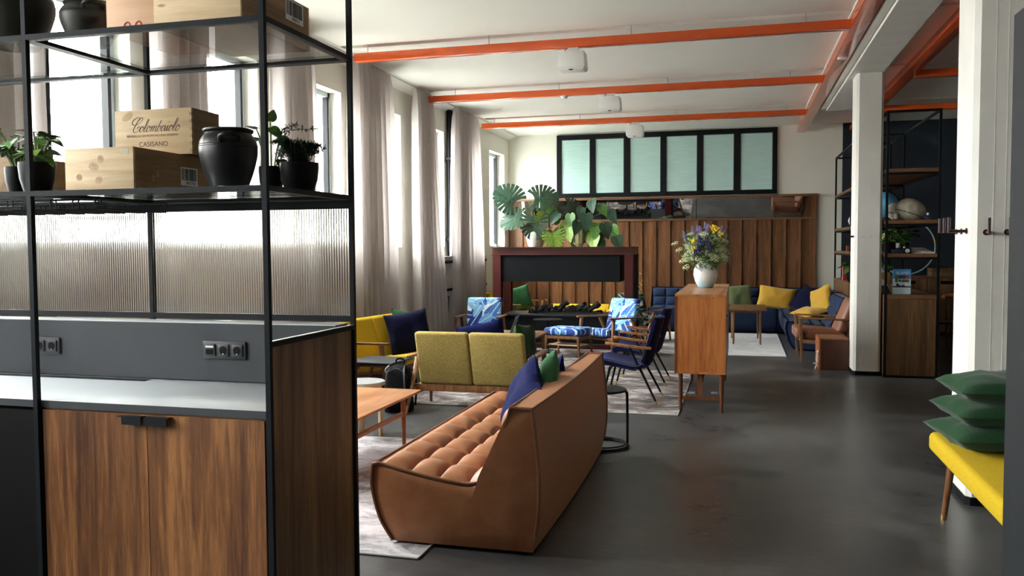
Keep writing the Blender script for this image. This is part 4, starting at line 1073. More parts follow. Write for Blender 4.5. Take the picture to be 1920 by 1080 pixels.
def wood_seat(name, label, cat, loc, rz, n, cw, seatm, backm, woodm, group=None, D=.60, bh=.50, sh=.10, seatz=.30, armz=.56, tilt=.16, one_seat=False, arms=True):
    """lounge chair or settee on a show-wood frame; local front is -Y"""
    t = thing(name, label, cat, loc, rz, group); W = n * cw + .02
    a = W / 2 + .045; F = -D / 2; Bk = D / 2
    wm = M[woodm]
    for s in (-1, 1):
        MB().bar((s * a, F + .06, armz - .01), (s * (a + .015), F + .01, 0), .042, .042, (0, 1, 0), .024, .024).build('leg', wm, t, bevel=.004)
        MB().bar((s * a, Bk - .20, armz - .02), (s * (a + .015), Bk + .10, 0), .045, .036, (0, 1, 0), .024, .024).build('leg', wm, t, bevel=.004)
        if arms:
            P = []
            m = MB(); ys = [F - .03, F + .08, 0.0, Bk - .06, Bk + .06]; ws = [.026, .036, .034, .026, .018]
            V = []
            for y, w in zip(ys, ws):
                z = armz + .012 * (y / D) * -1
                V.append([m._v((s * a + q * w, y, z + h)) for q, h in ((-1, -.012), (1, -.012), (1, .012), (-1, .012))])
            for A_, B_ in zip(V, V[1:]):
                for j in range(4): m.face([A_[j], A_[(j + 1) % 4], B_[(j + 1) % 4], B_[j]])
            m.face(V[0]); m.face(V[-1][::-1]); m.build('armrest', wm, t, bevel=.006)
        MB().bar((s * (a - .005), F + .05, seatz - .035), (s * (a - .005), Bk - .05, seatz - .085), .028, .05).build('side_rail', wm, t, bevel=.004)
    MB().box(-a, a, F + .045, F + .075, seatz - .06, seatz - .015).build('front_rail', wm, t, bevel=.004)
    MB().box(-a, a, Bk - .118, Bk - .085, seatz - .095, seatz - .027).build('back_rail', wm, t, bevel=.004)
    st = W if one_seat else cw
    for i in range(1 if one_seat else n):
        x = 0 if one_seat else (i - (n - 1) / 2) * cw
        m = MB(); m.rbox(x - st / 2 + .004, x + st / 2 - .004, F + .0, Bk - .125, 0, sh, .03, 4)
        for v in m.bm.verts:
            v.co.z += seatz - .01 - .07 * (v.co.y - F) / D + (.012 * (1 - ((v.co.x - x) / (st / 2)) ** 2) if v.co.z > sh / 2 else 0)
        m.build('seat_cushion', M['leafblue_flat' if seatm == 'leafblue' else seatm], t, sharp=60)
    for i in range(n):
        x = (i - (n - 1) / 2) * cw
        m = MB(); m.rbox(x - cw / 2 + .004, x + cw / 2 - .004, 0, .095, 0, bh, .03, 4)
        for v in m.bm.verts:
            z = v.co.z; f = 1 - ((v.co.x - x) / (cw / 2)) ** 2
            v.co.y += Bk - .17 + tilt * 2.0 * z * .5 / .5 * .9 - (.014 * f if v.co.y < .05 else -.006 * f)
            v.co.z += seatz - .025
        m.build('back_cushion', M[backm], t, sharp=60)
    return t

# ------------------------------------------------------------------ rugs
def rug(x0, x1, y0, y1, mat, label, rz=0, z=.004):
    m = MB(); m.box(x0, x1, y0, y1, 0, .008)
    o = m.build('rug', M[mat]); rebase(o)
    o.location.z = 0.001; o.rotation_euler.z = rz
    f = MB(); w, d = (x1 - x0) / 2, (y1 - y0) / 2
    for p, q in (((-w, -d), (w, -d)), ((w, -d), (w, d)), ((w, d), (-w, d)), ((-w, d), (-w, -d))): f.tube([(p[0], p[1], .006), (q[0], q[1], .006)], .006, 6)
    f.build('bound_edge', M['rug_edge'], o)
    return top(o, label, 'rug')
M['rug_edge'] = fabric('rug_binding', (0.36, 0.345, 0.335), (0.46, 0.44, 0.43), 200)
rug(-4.0, -1.58, 4.0, 6.52, 'rug_grey', 'pale grey distressed rug under the teak coffee table and the tan leather sofa', .0)
rug(-3.35, -.55, 8.04, 10.85, 'rug_brown', 'faded brown distressed rug under the blue velvet armchairs')
rug(-3.5, -1.20, 11.0, 12.85, 'rug_brown', 'faded brown distressed rug under the leaf-print footstool')
rug(-1.30, .66, 12.65, 15.87, 'rug_white', 'pale silver rug in front of the dark blue corner sofa')

# ------------------------------------------------------------------ tan leather sofa and its cushions
tufted_sofa('leather_sofa', 'tan leather tufted sofa in the foreground with its back to the aisle', 2.28, (-1.02, 5.33, 0), -PI / 2, M['tan'], M['tanseam'], nrow=9)
cushion('navy velvet cushion leaning in the near corner of the tan leather sofa', 'navy', (-1.285, 5.02, .63), .50, .50, .17, -PI / 2 + .45, .36, .36, 3)
cushion('green cotton cushion tucked behind the navy one on the tan leather sofa', 'green', (-1.20, 5.22, .655), .48, .44, .15, -PI / 2 + .25, .28, .55, 4)
cushion('small-looking navy cushion peeking over the far back of the tan leather sofa', 'navy', (-1.24, 5.62, .62), .44, .44, .15, -PI / 2 + .3, .26, -.30, 5)

# ------------------------------------------------------------------ settees with show-wood frames
SG = 'mid-century wooden settees'
wood_seat('settee', 'olive yellow two-seat settee with wooden legs seen from behind', 'settee', (-2.455, 7.90, 0), PI, 2, .54, 'mustard', 'olive_tweed', 'frame', SG, bh=.52)
wood_seat('settee', 'mustard yellow two-seat settee against the curtain, beside the black shelving', 'settee', (-3.83, 9.02, 0), PI / 2 - .16, 2, .56, 'mustard', 'mustard', 'frame', SG, bh=.52)
wood_seat('settee', 'mustard yellow settee seen through the opening of the red fireplace', 'settee', (-4.05, 15.15, 0), PI / 2, 2, .62, 'mustard', 'mustard', 'frame', SG, bh=.50)
wood_seat('settee', 'yellow bench seat along the panelled wall behind the fireplace logs', 'settee', (-2.75, 16.35, 0), 0, 3, .60, 'mustard', 'mustard', 'frame', SG, bh=.18, arms=False)
cushion('green cushion standing at the end of the olive settee, next to the leather sofa', 'darkgreen', (-2.03, 8.06, .60), .44, .48, .15, PI / 2 - .15, .06, .10, 7)
cushion('navy velvet cushion lying across the seat of the olive settee', 'navy', (-2.50, 8.18, .64), .50, .42, .16, PI + .2, .30, .20, 8)
cushion('midnight blue cushion on the mustard settee beside the curtain', 'blackblue', (-3.74, 9.28, .60), .56, .50, .17, PI / 2 - .75, .25, -.12, 9)
cushion('green cushion behind the midnight blue one on the mustard settee', 'green', (-3.83, 9.50, .61), .50, .48, .14, PI / 2 - .45, .25, .12, 10)
cushion('green cushion on the settee seen through the fireplace opening', 'green', (-3.95, 15.3, .64), .44, .44, .15, .5, .15, -.25, 11)

# ------------------------------------------------------------------ blue leaf-print lounge chairs, footstool
LG = 'leaf-print lounge chairs'
wood_seat('lounge_chair', 'blue leaf-print lounge chair beside the curtain, seen from its front', 'chair', (-3.76, 12.20, 0), .10, 1, .54, 'leafblue', 'leafblue', 'frame', LG, bh=.54, sh=.12, D=.64, armz=.555)
wood_seat('lounge_chair', 'blue leaf-print lounge chair turned towards its matching footstool', 'chair', (-1.84, 12.42, 0), -.62, 1, .54, 'leafblue', 'leafblue', 'frame', LG, bh=.54, sh=.12, D=.64, armz=.555)
wood_seat('lounge_chair', 'black and white leaf-print lounge chair half hidden behind the fireplace', 'chair', (-1.57, 14.42, 0), 2.6, 1, .54, 'leafgreen', 'leafgreen', 'frame', LG, bh=.54, sh=.12, D=.64, armz=.52)
fs = thing('footstool', 'blue leaf-print footstool on wooden legs in front of its matching lounge chair', 'footstool', (-2.37, 11.96, 0), -.28)
m = MB(); m.rbox(-.29, .29, -.23, .23, .335, .435, .04, 4)
for v in m.bm.verts:
    if v.co.z > .38: v.co.z += .03 * (1 - (v.co.x / .29) ** 2) * (1 - (v.co.y / .23) ** 2)
m.build('cushion_pad', M['leafblue_flat'], fs, sharp=60)
for sx in (-1, 1):
    for sy in (-1, 1): MB().bar((sx * .25, sy * .19, .33), (sx * .28, sy * .215, 0), .036, .036, (0, 1, 0), .02, .02).build('leg', M['frame'], fs, bevel=.003)
    MB().box(sx * .25 - .012, sx * .25 + .012, -.19, .19, .27, .315).build('side_rail', M['frame'], fs, bevel=.003)
for sy in (-.19, .19): MB().box(-.25, .25, sy - .012, sy + .012, .285, .33).build('front_rail', M['frame'], fs, bevel=.003)
for i in range(5): MB().box(-.25, .25, -.13 + i * .065 - .012, -.13 + i * .065 + .012, .185, .197).build('shelf_slat', M['birch'], fs)
for sx in (-1, 1): MB().box(sx * .262 - .01, sx * .262 + .01, -.19, .19, .165, .185).build('shelf_rail', M['frame'], fs)

# ------------------------------------------------------------------ royal blue velvet armchairs
def velvet_chair(label, loc, rz):
    t = thing('armchair', label, 'chair', loc, rz, 'blue velvet armchairs')
    def shell(u, v):       # v along the section from the seat front to the top of the back, u across
        P = [(-.30, .405), (-.24, .435), (-.05, .40), (.10, .375), (.185, .42), (.235, .55), (.285, .72), (.325, .86), (.335, .885)]
        q = spline([(0, a, b) for a, b in P], 5); i = v * (len(q) - 1); k = min(int(i), len(q) - 2); p = q[k].lerp(q[k + 1], i - k)
        s = 2 * u - 1; w = .255 + (.02 * math.sin(v * PI)) - .035 * max(0, v - .8) / .2
        c = .05 * abs(s) ** 2.5
        return (s * w, p.y - c * (1 if v > .5 else 0), p.z + c * (.6 if v < .5 else .0))
    m = MB(); A_ = m.grid(shell, 14, 36)
    def back(u, v):
        p = Vector(shell(u, v)); s = 2 * u - 1; th = .075 * (1 - .55 * v) * (1 - .25 * abs(s) ** 3)
        d = Vector((0, .35, -1)) if v < .35 else Vector((0, 1, -.35 - (0.3 - v * .3)))
        return tuple(p + d.normalized() * th)
    B_ = m.grid(back, 14, 36)
    for i in range(14):
        for j in (0, 36): m.face([A_[i][j], A_[i + 1][j], B_[i + 1][j], B_[i][j]])
    for j in range(36):
        for i in (0, 14): m.face([A_[i][j], A_[i][j + 1], B_[i][j + 1], B_[i][j]])
    m.build('upholstered_shell', M['royal'], t, sharp=50)
    for i in (0, 1):
        x = (-1) ** i * .268
        MB().tube([Vector(shell(i * 1.0 if i else 0, v / 24)) + Vector((0, 0, -.012)) for v in range(0, 20)], .006, 6).build('piping', M['webbing'], t)
    for s in (-1, 1):
        x = s * .29
        for top_, bot in (((x * .8, .14, .37), (x * 1.0, .33, .0)), ((x * .8, -.16, .37), (x * .95, -.25, .0))):
            a = Vector(top_); b = Vector(bot); k = a.lerp(b, .86)
            l = MB().tube([a, k], [.014, .010], 10).build('leg', M['black'], t)
            MB().tube([k, b], [.0105, .008], 10).build('brass_tip', M['brass'], l)
        MB().tube([(x * .86, .14, .36), (x, .04, .60)], [.013, .010], 10).build('arm_post', M['black'], t)
        MB().tube([(x * .86, .14, .36), (x, .22, .58)], [.010, .009], 8).build('arm_post', M['black'], t)
        m = MB(); V = []
        for y, w, z in ((-.20, .018, .625), (-.16, .030, .622), (.0, .030, .60), (.14, .022, .585), (.26, .012, .58)):
            V.append([m._v((x + q * w, y, z + h)) for q, h in ((-1, -.013), (1, -.013), (1, .013), (-1, .013))])
        for P_, Q_ in zip(V, V[1:]):
            for j in range(4): m.face([P_[j], P_[(j + 1) % 4], Q_[(j + 1) % 4], Q_[j]])
        m.face(V[0]); m.face(V[-1][::-1]); m.build('armrest', M['frame'], t, bevel=.004)
    MB().bar((-.23, .14, .365), (.23, .14, .365), .02, .02).build('under_rail', M['black'], t)
    MB().bar((-.23, -.16, .365), (.23, -.16, .365), .02, .02).build('under_rail', M['black'], t)
    return t
velvet_chair('royal blue velvet armchair with brass-tipped legs, the one nearer the leather sofa', (-1.10, 8.76, 0), -PI / 2)
velvet_chair('royal blue velvet armchair with brass-tipped legs, the one behind its twin', (-1.11, 9.93, 0), -PI / 2)

# ------------------------------------------------------------------ tables and stools
ct = thing('coffee_table', 'teak coffee table on the pale rug, cut off by the black shelving', 'table', (-2.80, 5.60, 0))
m = MB(); x0, x1, y0, y1 = -3.12, -2.43, 4.85, 6.28
m.rbox(x0, x1, y0, y1, .448, .470, .009, 2); m.build('tabletop', M['teak_y'], ct, w=True)
for x, y in ((x0 + .09, y0 + .10), (x1 - .13, y0 + .10), (x0 + .09, y1 - .07), (x1 - .13, y1 - .07)):
    MB().tube([(x, y, .45), (x + (.0), y, .25), (x + .005 * (1 if x > -2.8 else -1), y, 0)], [.021, .02, .013], 12).build('leg', M['teak'], ct, w=True)
for x in (x0 + .09, x1 - .13): MB().bar((x, y0 + .1, .285), (x, y1 - .07, .285), .018, .036).build('stretcher', M['teak_y'], ct, w=True, bevel=.004)
for y in (y0 + .12, y1 - .09): MB().bar((x0 + .09, y, .43), (x1 - .13, y, .43), .02, .034).build('apron', M['teak'], ct, w=True)
rs = thing('round_stool', 'round grey-topped birch stool behind the teak coffee table', 'stool', (-3.10, 6.62, 0))
MB().lathe([(0, .425), (.175, .425), (.19, .43), (.19, .458), (0, .458)], n=40).build('seat_edge', M['birch'], rs)
MB().lathe([(0, .4582), (.186, .4582), (.186, .4612), (0, .4612)], n=40).build('seat_top', M['linoleum'], rs)
for a in (.0, 2.09, 4.19):
    d = Vector((math.cos(a), math.sin(a), 0)); s = Vector((-d.y, d.x, 0))
    MB().bar(d * .155 + Vector((0, 0, .425)), d * .165, .052, .022, tuple(d)).build('leg', M['birch'], rs, bevel=.003)
bs = thing('wire_stool', 'round black metal side table on a hoop base behind the leather sofa', 'side table', (-1.05, 6.68, 0))
MB().lathe([(0, .448), (.19, .448), (.195, .452), (.195, .462), (.19, .466), (0, .466)], n=40).build('tabletop', M['black'], bs)
ring = [(.205 * math.cos(u * PI / 24), .205 * math.sin(u * PI / 24), .012) for u in range(48)]
MB().tube(ring, .011, 8, closed=True).build('base_ring', M['black'], bs)
MB().tube([(.19 * math.cos(u * PI / 24), .19 * math.sin(u * PI / 24), .03) for u in range(48)], .006, 8, closed=True).build('base_ring', M['black'], bs)
for a in (.35, 2.44, 4.53):
    MB().tube(spline([(.13 * math.cos(a), .13 * math.sin(a), .445), (.19 * math.cos(a), .19 * math.sin(a), .435), (.203 * math.cos(a), .203 * math.sin(a), .38), (.205 * math.cos(a), .205 * math.sin(a), .02)], 5), .011, 8).build('leg', M['black'], bs)
bt = thing('round_table', 'low round black side table in front of the fireplace hearth', 'side table', (-2.78, 12.45, 0))
MB().lathe([(0, .49), (.22, .49), (.225, .495), (.225, .505), (0, .507)], n=36).build('tabletop', M['black'], bt)
MB().cyl((0, 0, .02), (0, 0, .49), .016, n=12).build('column', M['black'], bt)
MB().tube([(.17 * math.cos(u * PI / 18), .17 * math.sin(u * PI / 18), .013) for u in range(36)], .012, 8, closed=True).build('base_ring', M['black'], bt)
MB().bar((-.165, 0, .013), (.165, 0, .013), .02, .012).build('base_bar', M['black'], bt)
dt = thing('side_table', 'small dark-topped side table in front of the mustard settee', 'side table', (-3.50, 7.98, 0), -.10)
m = MB(); m.rbox(-.30, .22, -.24, .24, .44, .458, .008, 2); m.build('tabletop', M['darkgrey'], dt)
m = MB(); m.rbox(-.25, .17, -.19, .19, .40, .425, .01, 2); m.build('under_frame', M['teakdark'], dt)
for sx in (-.24, .16):
    for sy in (-.18, .18): MB().tube(spline([(sx * .7, sy, .415), (sx * 1.0, sy, .34), (sx * 1.15, sy, .15), (sx * 1.3, sy * 1.08, .0)], 4), .017, 8).build('leg', M['teakdark'], dt)
for sy in (-.18, .18): MB().bar((-.28, sy, .14), (.19, sy, .14), .03, .02).build('stretcher', M['teakdark'], dt)
tt = thing('teak_table', 'small square teak table on the silver rug before the blue sofa', 'table', (.12, 14.55, 0))
m = MB(); m.rbox(-.40, .31, -.55, .60, .555, .58, .008, 2); m.build('tabletop', M['oak'], tt)
for x, y in ((-.20, -.45), (.21, -.45), (-.23, .45), (.19, .50)): MB().tube([(x, y, .555), (x * 1.02, y * 1.0, 0)], [.024, .014], 10).build('leg', M['oak'], tt)
MB().box(-.32, .24, -.46, .50, .52, .555).build('apron', M['oak'], tt)
lt = thing('low_table', 'low dark wooden coffee table in front of the olive settee', 'table', (-2.86, 10.15, 0))
m = MB(); m.rbox(-.55, .53, -.38, .38, .50, .525, .008, 2); m.build('tabletop', M['oak'], lt)
for sx in (-.48, .46):
    for sy in (-.31, .31): MB().tube([(sx, sy, .50), (sx * 1.03, sy * 1.05, 0)], [.022, .013], 10).build('leg', M['oak'], lt)
lp = thing('laptop', 'open dark laptop seen edge-on on the low table behind the olive settee', 'laptop', (-2.80, 9.98, .5255), -PI / 2 + .12)
MB().box(-.16, .16, -.11, .11, 0, .014).build('keyboard_base', M['laptop'], lp, bevel=.003)
MB().bar((0, .11, .014), (0, .19, .225), .32, .007, (0, 1, 0)).build('screen_lid', M['laptop'], lp)

# ------------------------------------------------------------------ backpack
bp = thing('backpack', 'black backpack with grey straps standing on the floor beside the settee leg', 'backpack', (-3.20, 7.66, 0), .15); bp.scale = (.82, .9, .92)
m = MB()
def bpf(u, v):
    a = 2 * PI * u; z = .50 * v
    w = .165 * (1 - .25 * v ** 3) * (1 if v < .85 else math.sqrt(max(0, 1 - ((v - .85) / .15) ** 2))); d = .125 * (1 - .3 * v ** 2) * (1 if v < .85 else math.sqrt(max(0, 1 - ((v - .85) / .15) ** 2)))
    e = lambda q: math.copysign(abs(q) ** .6, q)
    n_ = 1 + .05 * noise.noise(Vector((math.cos(a) * 2, math.sin(a) * 2, z * 9)))
    return (w * e(math.cos(a)) * n_, d * e(math.sin(a)) * n_, z + .004)
m.grid(bpf, 28, 18, closeu=True); m.build('body', M['backpack'], bp, sharp=70)
m = MB(); m.rbox(-.11, .11, -.175, -.10, .04, .27, .03, 4); m.build('front_pocket', M['backpack'], bp)
MB().tube(spline([(-.13, -.10, .36), (-.10, -.14, .43), (0, -.12, .47), (.10, -.14, .43), (.13, -.10, .36)], 5), .005, 6).build('zip', M['webbing'], bp)
for s in (-1, 1):
    m = MB()
    pts = spline([(s * .07, .0, .49), (s * .10, -.15, .44), (s * .115, -.185, .28), (s * .11, -.17, .06)], 6)
    for a, b in zip(pts, pts[1:]): m.bar(a, b, .022, .004, (0, -1, 0))
    m.build('strap', M['webbing'], bp)
    MB().tube(spline([(s * .15, .03, .45), (s * .20, .04, .30), (s * .19, .02, .06)], 5), .012, 6).build('shoulder_strap', M['backpack'], bp)
MB().tube(spline([(-.05, .05, .48), (-.04, .06, .545), (.04, .06, .545), (.05, .05, .48)], 5), .011, 8).build('top_handle', M['backpack'], bp)
MB().tube(spline([(-.12, -.04, .38), (-.14, -.09, .45), (-.09, -.09, .50)], 5), .006, 6).build('loop', M['candle'], bp)

# ------------------------------------------------------------------ teak sideboard with vase
sb = thing('sideboard', 'tall narrow-looking teak sideboard on legs in the middle of the room, seen end-on', 'sideboard', (-.355, 9.30, 0))
x0, x1, y0, y1 = -.595, -.115, 8.26, 10.55
MB().box(x0, x1, y0, y1, .37, .392).build('bottom_board', M['teak'], sb, w=True)
MB().box(x0, x1, y0 - .006, y1 + .006, 1.113, 1.135).build('top_board', M['teak_y'], sb, w=True)
MB().box(x0 + .003, x1 - .003, y0, y0 + .02, .392, 1.113).build('end_panel', M['teak'], sb, w=True)
MB().box(x0 + .003, x1 - .003, y1 - .02, y1, .392, 1.113).build('end_panel', M['teak'], sb, w=True)
MB().box(x0 - .002, x0 + .016, y0 - .003, y0 + .0, .37, 1.113).build('edge_strip', M['teakdark'], sb, w=True)
MB().box(x0 + .01, x0 + .02, y0 + .02, y1 - .02, .392, 1.113).build('back_panel', M['teakdark'], sb, w=True)
for i in range(3):
    a = y0 + .03 + i * .745
    d = MB().box(x1 - .022, x1 - .004, a, a + .735, .40, 1.105).build('door', M['teak'], sb, w=True)
    MB().box(x1 - .004, x1 + .008, a + .33, a + .40, .90, .915).build('pull', M['teakdark'], d, w=True)
for y in (y0 + .03, y1 - .25):
    for x in (x0 + .055, x1 - .04): MB().tube([(x, y, .37), (x, y, .2), (x, y, 0)], [.021, .021, .014], 12).build('leg', M['teakdark'], sb, w=True)
    MB().bar((x0 + .05, y, .135 if y < 9 else .30), (x1 - .035, y, .135 if y < 9 else .30), .022, .032).build('stretcher', M['teakdark'], sb, w=True)
MB().bar((-.355, y0 + .045, .30), (-.355, y1 - .25, .30), .05, .03).build('stretcher', M['teakdark'], sb, w=True)
MB().bar((-.36, y0 + .05, .37), (-.36, y0 + .06, .13), .045, .02, (0, 1, 0)).build('centre_post', M['teakdark'], sb, w=True)
v = MB().lathe([(0, 0), (.075, 0), (.085, .01), (.115, .07), (.132, .14), (.128, .20), (.105, .25), (.085, .268), (.088, .275), (.080, .275), (.098, .24), (.12, .15), (0, .03)], n=40).build('vase', M['vase'])
v.location = (-.36, 9.62, 1.136); WM[v.name] = Matrix.Translation(v.location)
top(v, 'white vase fading to pale blue on top of the teak sideboard', 'vase')
bq = thing('flower_bouquet', 'wildflower bouquet of cream, lilac and yellow blooms in the white vase', 'flowers', (-.36, 9.62, 1.38))
r = random.Random(21)
UM = {}
def bloom_mesh(kind):
    if kind in UM: return UM[kind]
    m = MB(); q = random.Random(3)
    if kind == 'umbel':
        for i in range(46):
            a = q.uniform(0, 2 * PI); d = .052 * math.sqrt(q.random()); m.ball((d * math.cos(a), d * math.sin(a), .02 - d * d * 6 + q.uniform(-.006, .006)), .0062, 5, 4)
        mt = 'petal_white'
    elif kind in ('lupin', 'lilac'):
        for i in range(70):
            z = q.uniform(-.02, .10); a = q.uniform(0, 2 * PI); d = .022 * (1 - max(0, z) / .11 * .75); m.ball((d * math.cos(a), d * math.sin(a), z), .0065, 5, 4)
        mt = 'petal_blue' if kind == 'lupin' else 'petal_violet'
    else:
        for i in range(14): m.ball((q.gauss(0, .014), q.gauss(0, .014), q.gauss(0, .01)), .009, 6, 4)
        mt = 'petal_yellow'
    bmesh.ops.recalc_face_normals(m.bm, faces=m.bm.faces)
    me = bpy.data.meshes.new(kind); m.bm.to_mesh(me); m.bm.free(); me.materials.append(M[mt]); UM[kind] = me
    return me
m = MB()
def bloom(kind, x, y, z, s=1.0):
    d = Vector((x, y, z + .1)).normalized(); up = (d * .7 + Vector((0, -.4, .6))).normalized()
    rot = up.to_track_quat('Z', 'Y').to_matrix().to_4x4()
    mw = Matrix.Translation((x, y, z)) @ rot @ Matrix.Scale(s, 4)
    nm = {'umbel': 'umbel_bloom', 'lupin': 'lupin_bloom', 'lilac': 'lilac_bloom', 'yellow': 'yellow_bloom'}[kind]
    mesh_object(nm, bloom_mesh(kind), None, bq, mw=mw)
    m.tube(spline([(0, 0, -.1), (x * .35, y * .35, z * .45), (x, y, z - .01)], 4), .0022, 4)
for i in range(48):
    a = 2 * PI * i / 48 * 5 + r.uniform(-.3, .3); e = r.uniform(.05, .95); rad = .225
    bloom('umbel', rad * math.cos(a) * math.sqrt(1 - (e - .4) ** 2) * .95, rad * math.sin(a) * .9, .02 + .36 * e, r.uniform(.6, 1.0))
for p in ((-.08, -.12, .37), (0, -.1, .40), (.03, -.12, .38), (-.13, -.1, .36), (-.2, -.12, .26), (-.22, -.05, .31), (.17, -.08, .36), (.2, -.05, .33), (.02, -.15, .35), (-.05, -.15, .36)): bloom('lilac', *p, .8)
for p in ((-.02, -.25, .20), (.02, -.27, .24), (-.06, -.26, .15), (-.05, -.27, .24), (.05, -.24, .17), (-.09, -.24, .10)): bloom('lupin', *p, 1.1)
for p in ((.08, -.14, .43), (.12, -.14, .41), (.10, -.17, .39), (-.12, -.23, .28), (-.11, -.24, .20), (.16, -.16, .35)): bloom('yellow', *p, 1.1)
for p in ((-.33, -.05, .24), (-.28, -.1, .17), (-.24, -.14, .05), (-.20, -.15, -.02), (.20, -.15, .1), (.1, -.2, .1)): bloom('umbel', *p, .8)
m.build('stem', M['stem'], bq)
m = MB(); r = random.Random(8)
for i in range(1700):
    a = r.uniform(0, 2 * PI); q = r.uniform(.06, .25); z = r.uniform(-.045, .34); p = Vector((q * math.cos(a) * (1 if z > 0 else .55), q * math.sin(a) * (1 if z > 0 else .55), z))
    d = Vector((math.cos(a), math.sin(a), r.uniform(-.5, .8))).normalized() * r.uniform(.05, .09); k = d.cross(Vector((0, 0, 1))).normalized() * r.uniform(.006, .012)
    m.face([m._v(p), m._v(p + d * .5 + k), m._v(p + d), m._v(p + d * .5 - k)])
o = m.build('foliage', M['leaf'], bq); o['kind'] = 'stuff'
m = MB()
for i in range(420):
    a = r.uniform(0, 2 * PI); e = r.uniform(-.05, .97); q = .25 * math.sqrt(1 - e * e) * r.uniform(.75, 1.05); c3 = Vector((q * math.cos(a), q * math.sin(a), .06 + .30 * e))
    for k in range(3): m.ball(c3 + Vector((r.gauss(0, .012), r.gauss(0, .012), r.gauss(0, .008))), r.uniform(.005, .008), 5, 4)
o = m.build('filler_blossom', M['petal_white'], bq); o['kind'] = 'stuff'
for i, (x, y) in enumerate(((-.49, 9.31), (-.25, 9.36))):
    s = MB().box(x - .05, x + .05, y - .08, y + .08, 0, .008).build('floor_socket', M['chrome']); MB().box(-.035, .035, -.06, .06, .008, .010).build('lid', M['linoleum'], s)
    rebase(s); top(s, ('square metal floor socket under the sideboard, nearer the velvet armchairs' if i == 0 else 'square metal floor socket under the sideboard, nearer the aisle'), 'floor socket')

# ================================================================== FIREPLACE
fp = thing('fireplace', 'see-through gas fireplace in an oxblood steel beam frame with black hood', 'fireplace', (-2.69, 13.4, 0))
x0, x1, y0, y1 = -3.80, -1.57, 13.0, 13.75
def ibeam_post(x, y, w=.13, d=.14):
    m = MB(); m.box(x, x + w, y, y + .014, 0, 1.465); m.box(x, x + w, y + d - .014, y + d, 0, 1.465); m.box(x + w / 2 - .007, x + w / 2 + .007, y + .014, y + d - .014, 0, 1.465)
    m.build('steel_post', M['red'], fp, w=True)
for x in (x0, x1 - .13):
    for y in (y0, y1 - .14): ibeam_post(x, y)
for y in (y0 - .01, y1 - .13):
    m = MB(); m.box(x0 - .02, x1 + .0, y, y + .14, 1.575, 1.590); m.box(x0 - .02, x1, y, y + .14, 1.465, 1.478); m.box(x0 - .02, x1, y + .06, y + .075, 1.478, 1.575)
    m.build('steel_lintel', M['red'], fp, w=True)
MB().box(x1 - .02, x1 - .003, y0 + .13, y1 - .13, 1.465, 1.575).build('steel_lintel', M['red'], fp, w=True)
MB().box(x0, x1 - .002, y0 + .13, y1 - .13, 1.570, 1.585).build('mantel_plate', M['red'], fp, w=True)
MB().box(x0 + .135, x1 - .205, y0 + .03, y1 - .03, 1.045, 1.464).build('hood', M['black'], fp, w=True)
MB().box(x0 + .14, x1 - .135, y0 + .02, y1 - .02, .08, .50).build('hearth_box', M['black'], fp, w=True)
MB().box(x0 + .131, x1 - .131, y0 + .0, y1, .50, .525).build('hearth_slab', M['panelgrey'], fp, w=True)
MB().box(x1 - .13, x1 - .012, y0 + .141, y1 - .141, .02, 1.464).build('end_plate', M['hole'], fp, w=True)
m = MB(); m.box(x0 - .02, x1 + .01, y0 - .02, y0 + .05, 0, .07); m.build('steel_sill', M['red'], fp, w=True)
tray = thing('fire_bed', 'black burner tray strewn with charred chips on the hearth', 'burner', (-2.68, 13.37, .5255))
MB().box(-.60, .57, -.13, .13, 0, .022).build('tray', M['coal'], tray)
m = MB(); r = random.Random(5)
for i in range(190):
    m.ball((r.uniform(-.59, .56), r.uniform(-.125, .125), .025 + r.uniform(0, .018)), r.uniform(.012, .024), 5, 4, (1, r.uniform(.6, 1.3), .8))
o = m.build('ember_chip', M['coal'], tray); o['kind'] = 'stuff'
r = random.Random(12)
ORD = ['first', 'second', 'third', 'fourth', 'fifth', 'sixth', 'seventh', 'eighth', 'ninth', 'tenth']
for i in range(10):
    x = -3.15 + i * .104 + r.uniform(-.02, .02); a = r.uniform(-.7, .9); L = r.uniform(.13, .22); e = r.uniform(.1, .75)
    d = Vector((math.cos(a) * math.cos(e), math.sin(a) * math.cos(e), math.sin(e))) * L
    p = Vector((x, 13.33 + r.uniform(-.05, .05), .585)); m = MB()
    q = [p - d * .5 + d * k / 6 + Vector((r.uniform(-.008, .008), r.uniform(-.008, .008), r.uniform(-.008, .008))) for k in range(7)]
    dz = max(0, .575 - min(v.z for v in q)); q = [v + Vector((0, 0, dz)) for v in q]
    m.tube(q, [r.uniform(.034, .054) for _ in range(7)], 8)
    for v in m.bm.verts: v.co += Vector((noise.noise(v.co * 40), noise.noise(v.co * 40 + Vector((9, 0, 0))), noise.noise(v.co * 40 + Vector((0, 9, 0))))) * .008
    o = m.build('fire_log', M['coal'], sharp=50); rebase(o)
    top(o, 'charred fire log, %s in the burner bed counting from the window side' % ORD[i], 'log', 'charred logs in the fireplace')
pl = thing('flowering_plant', 'small pale-flowered plant showing just beyond the fireplace corner', 'plant', (-1.80, 15.30, 0))
pot(pl, .15, .30, 'ceramic')
m = MB(); r = random.Random(2); fl = MB()
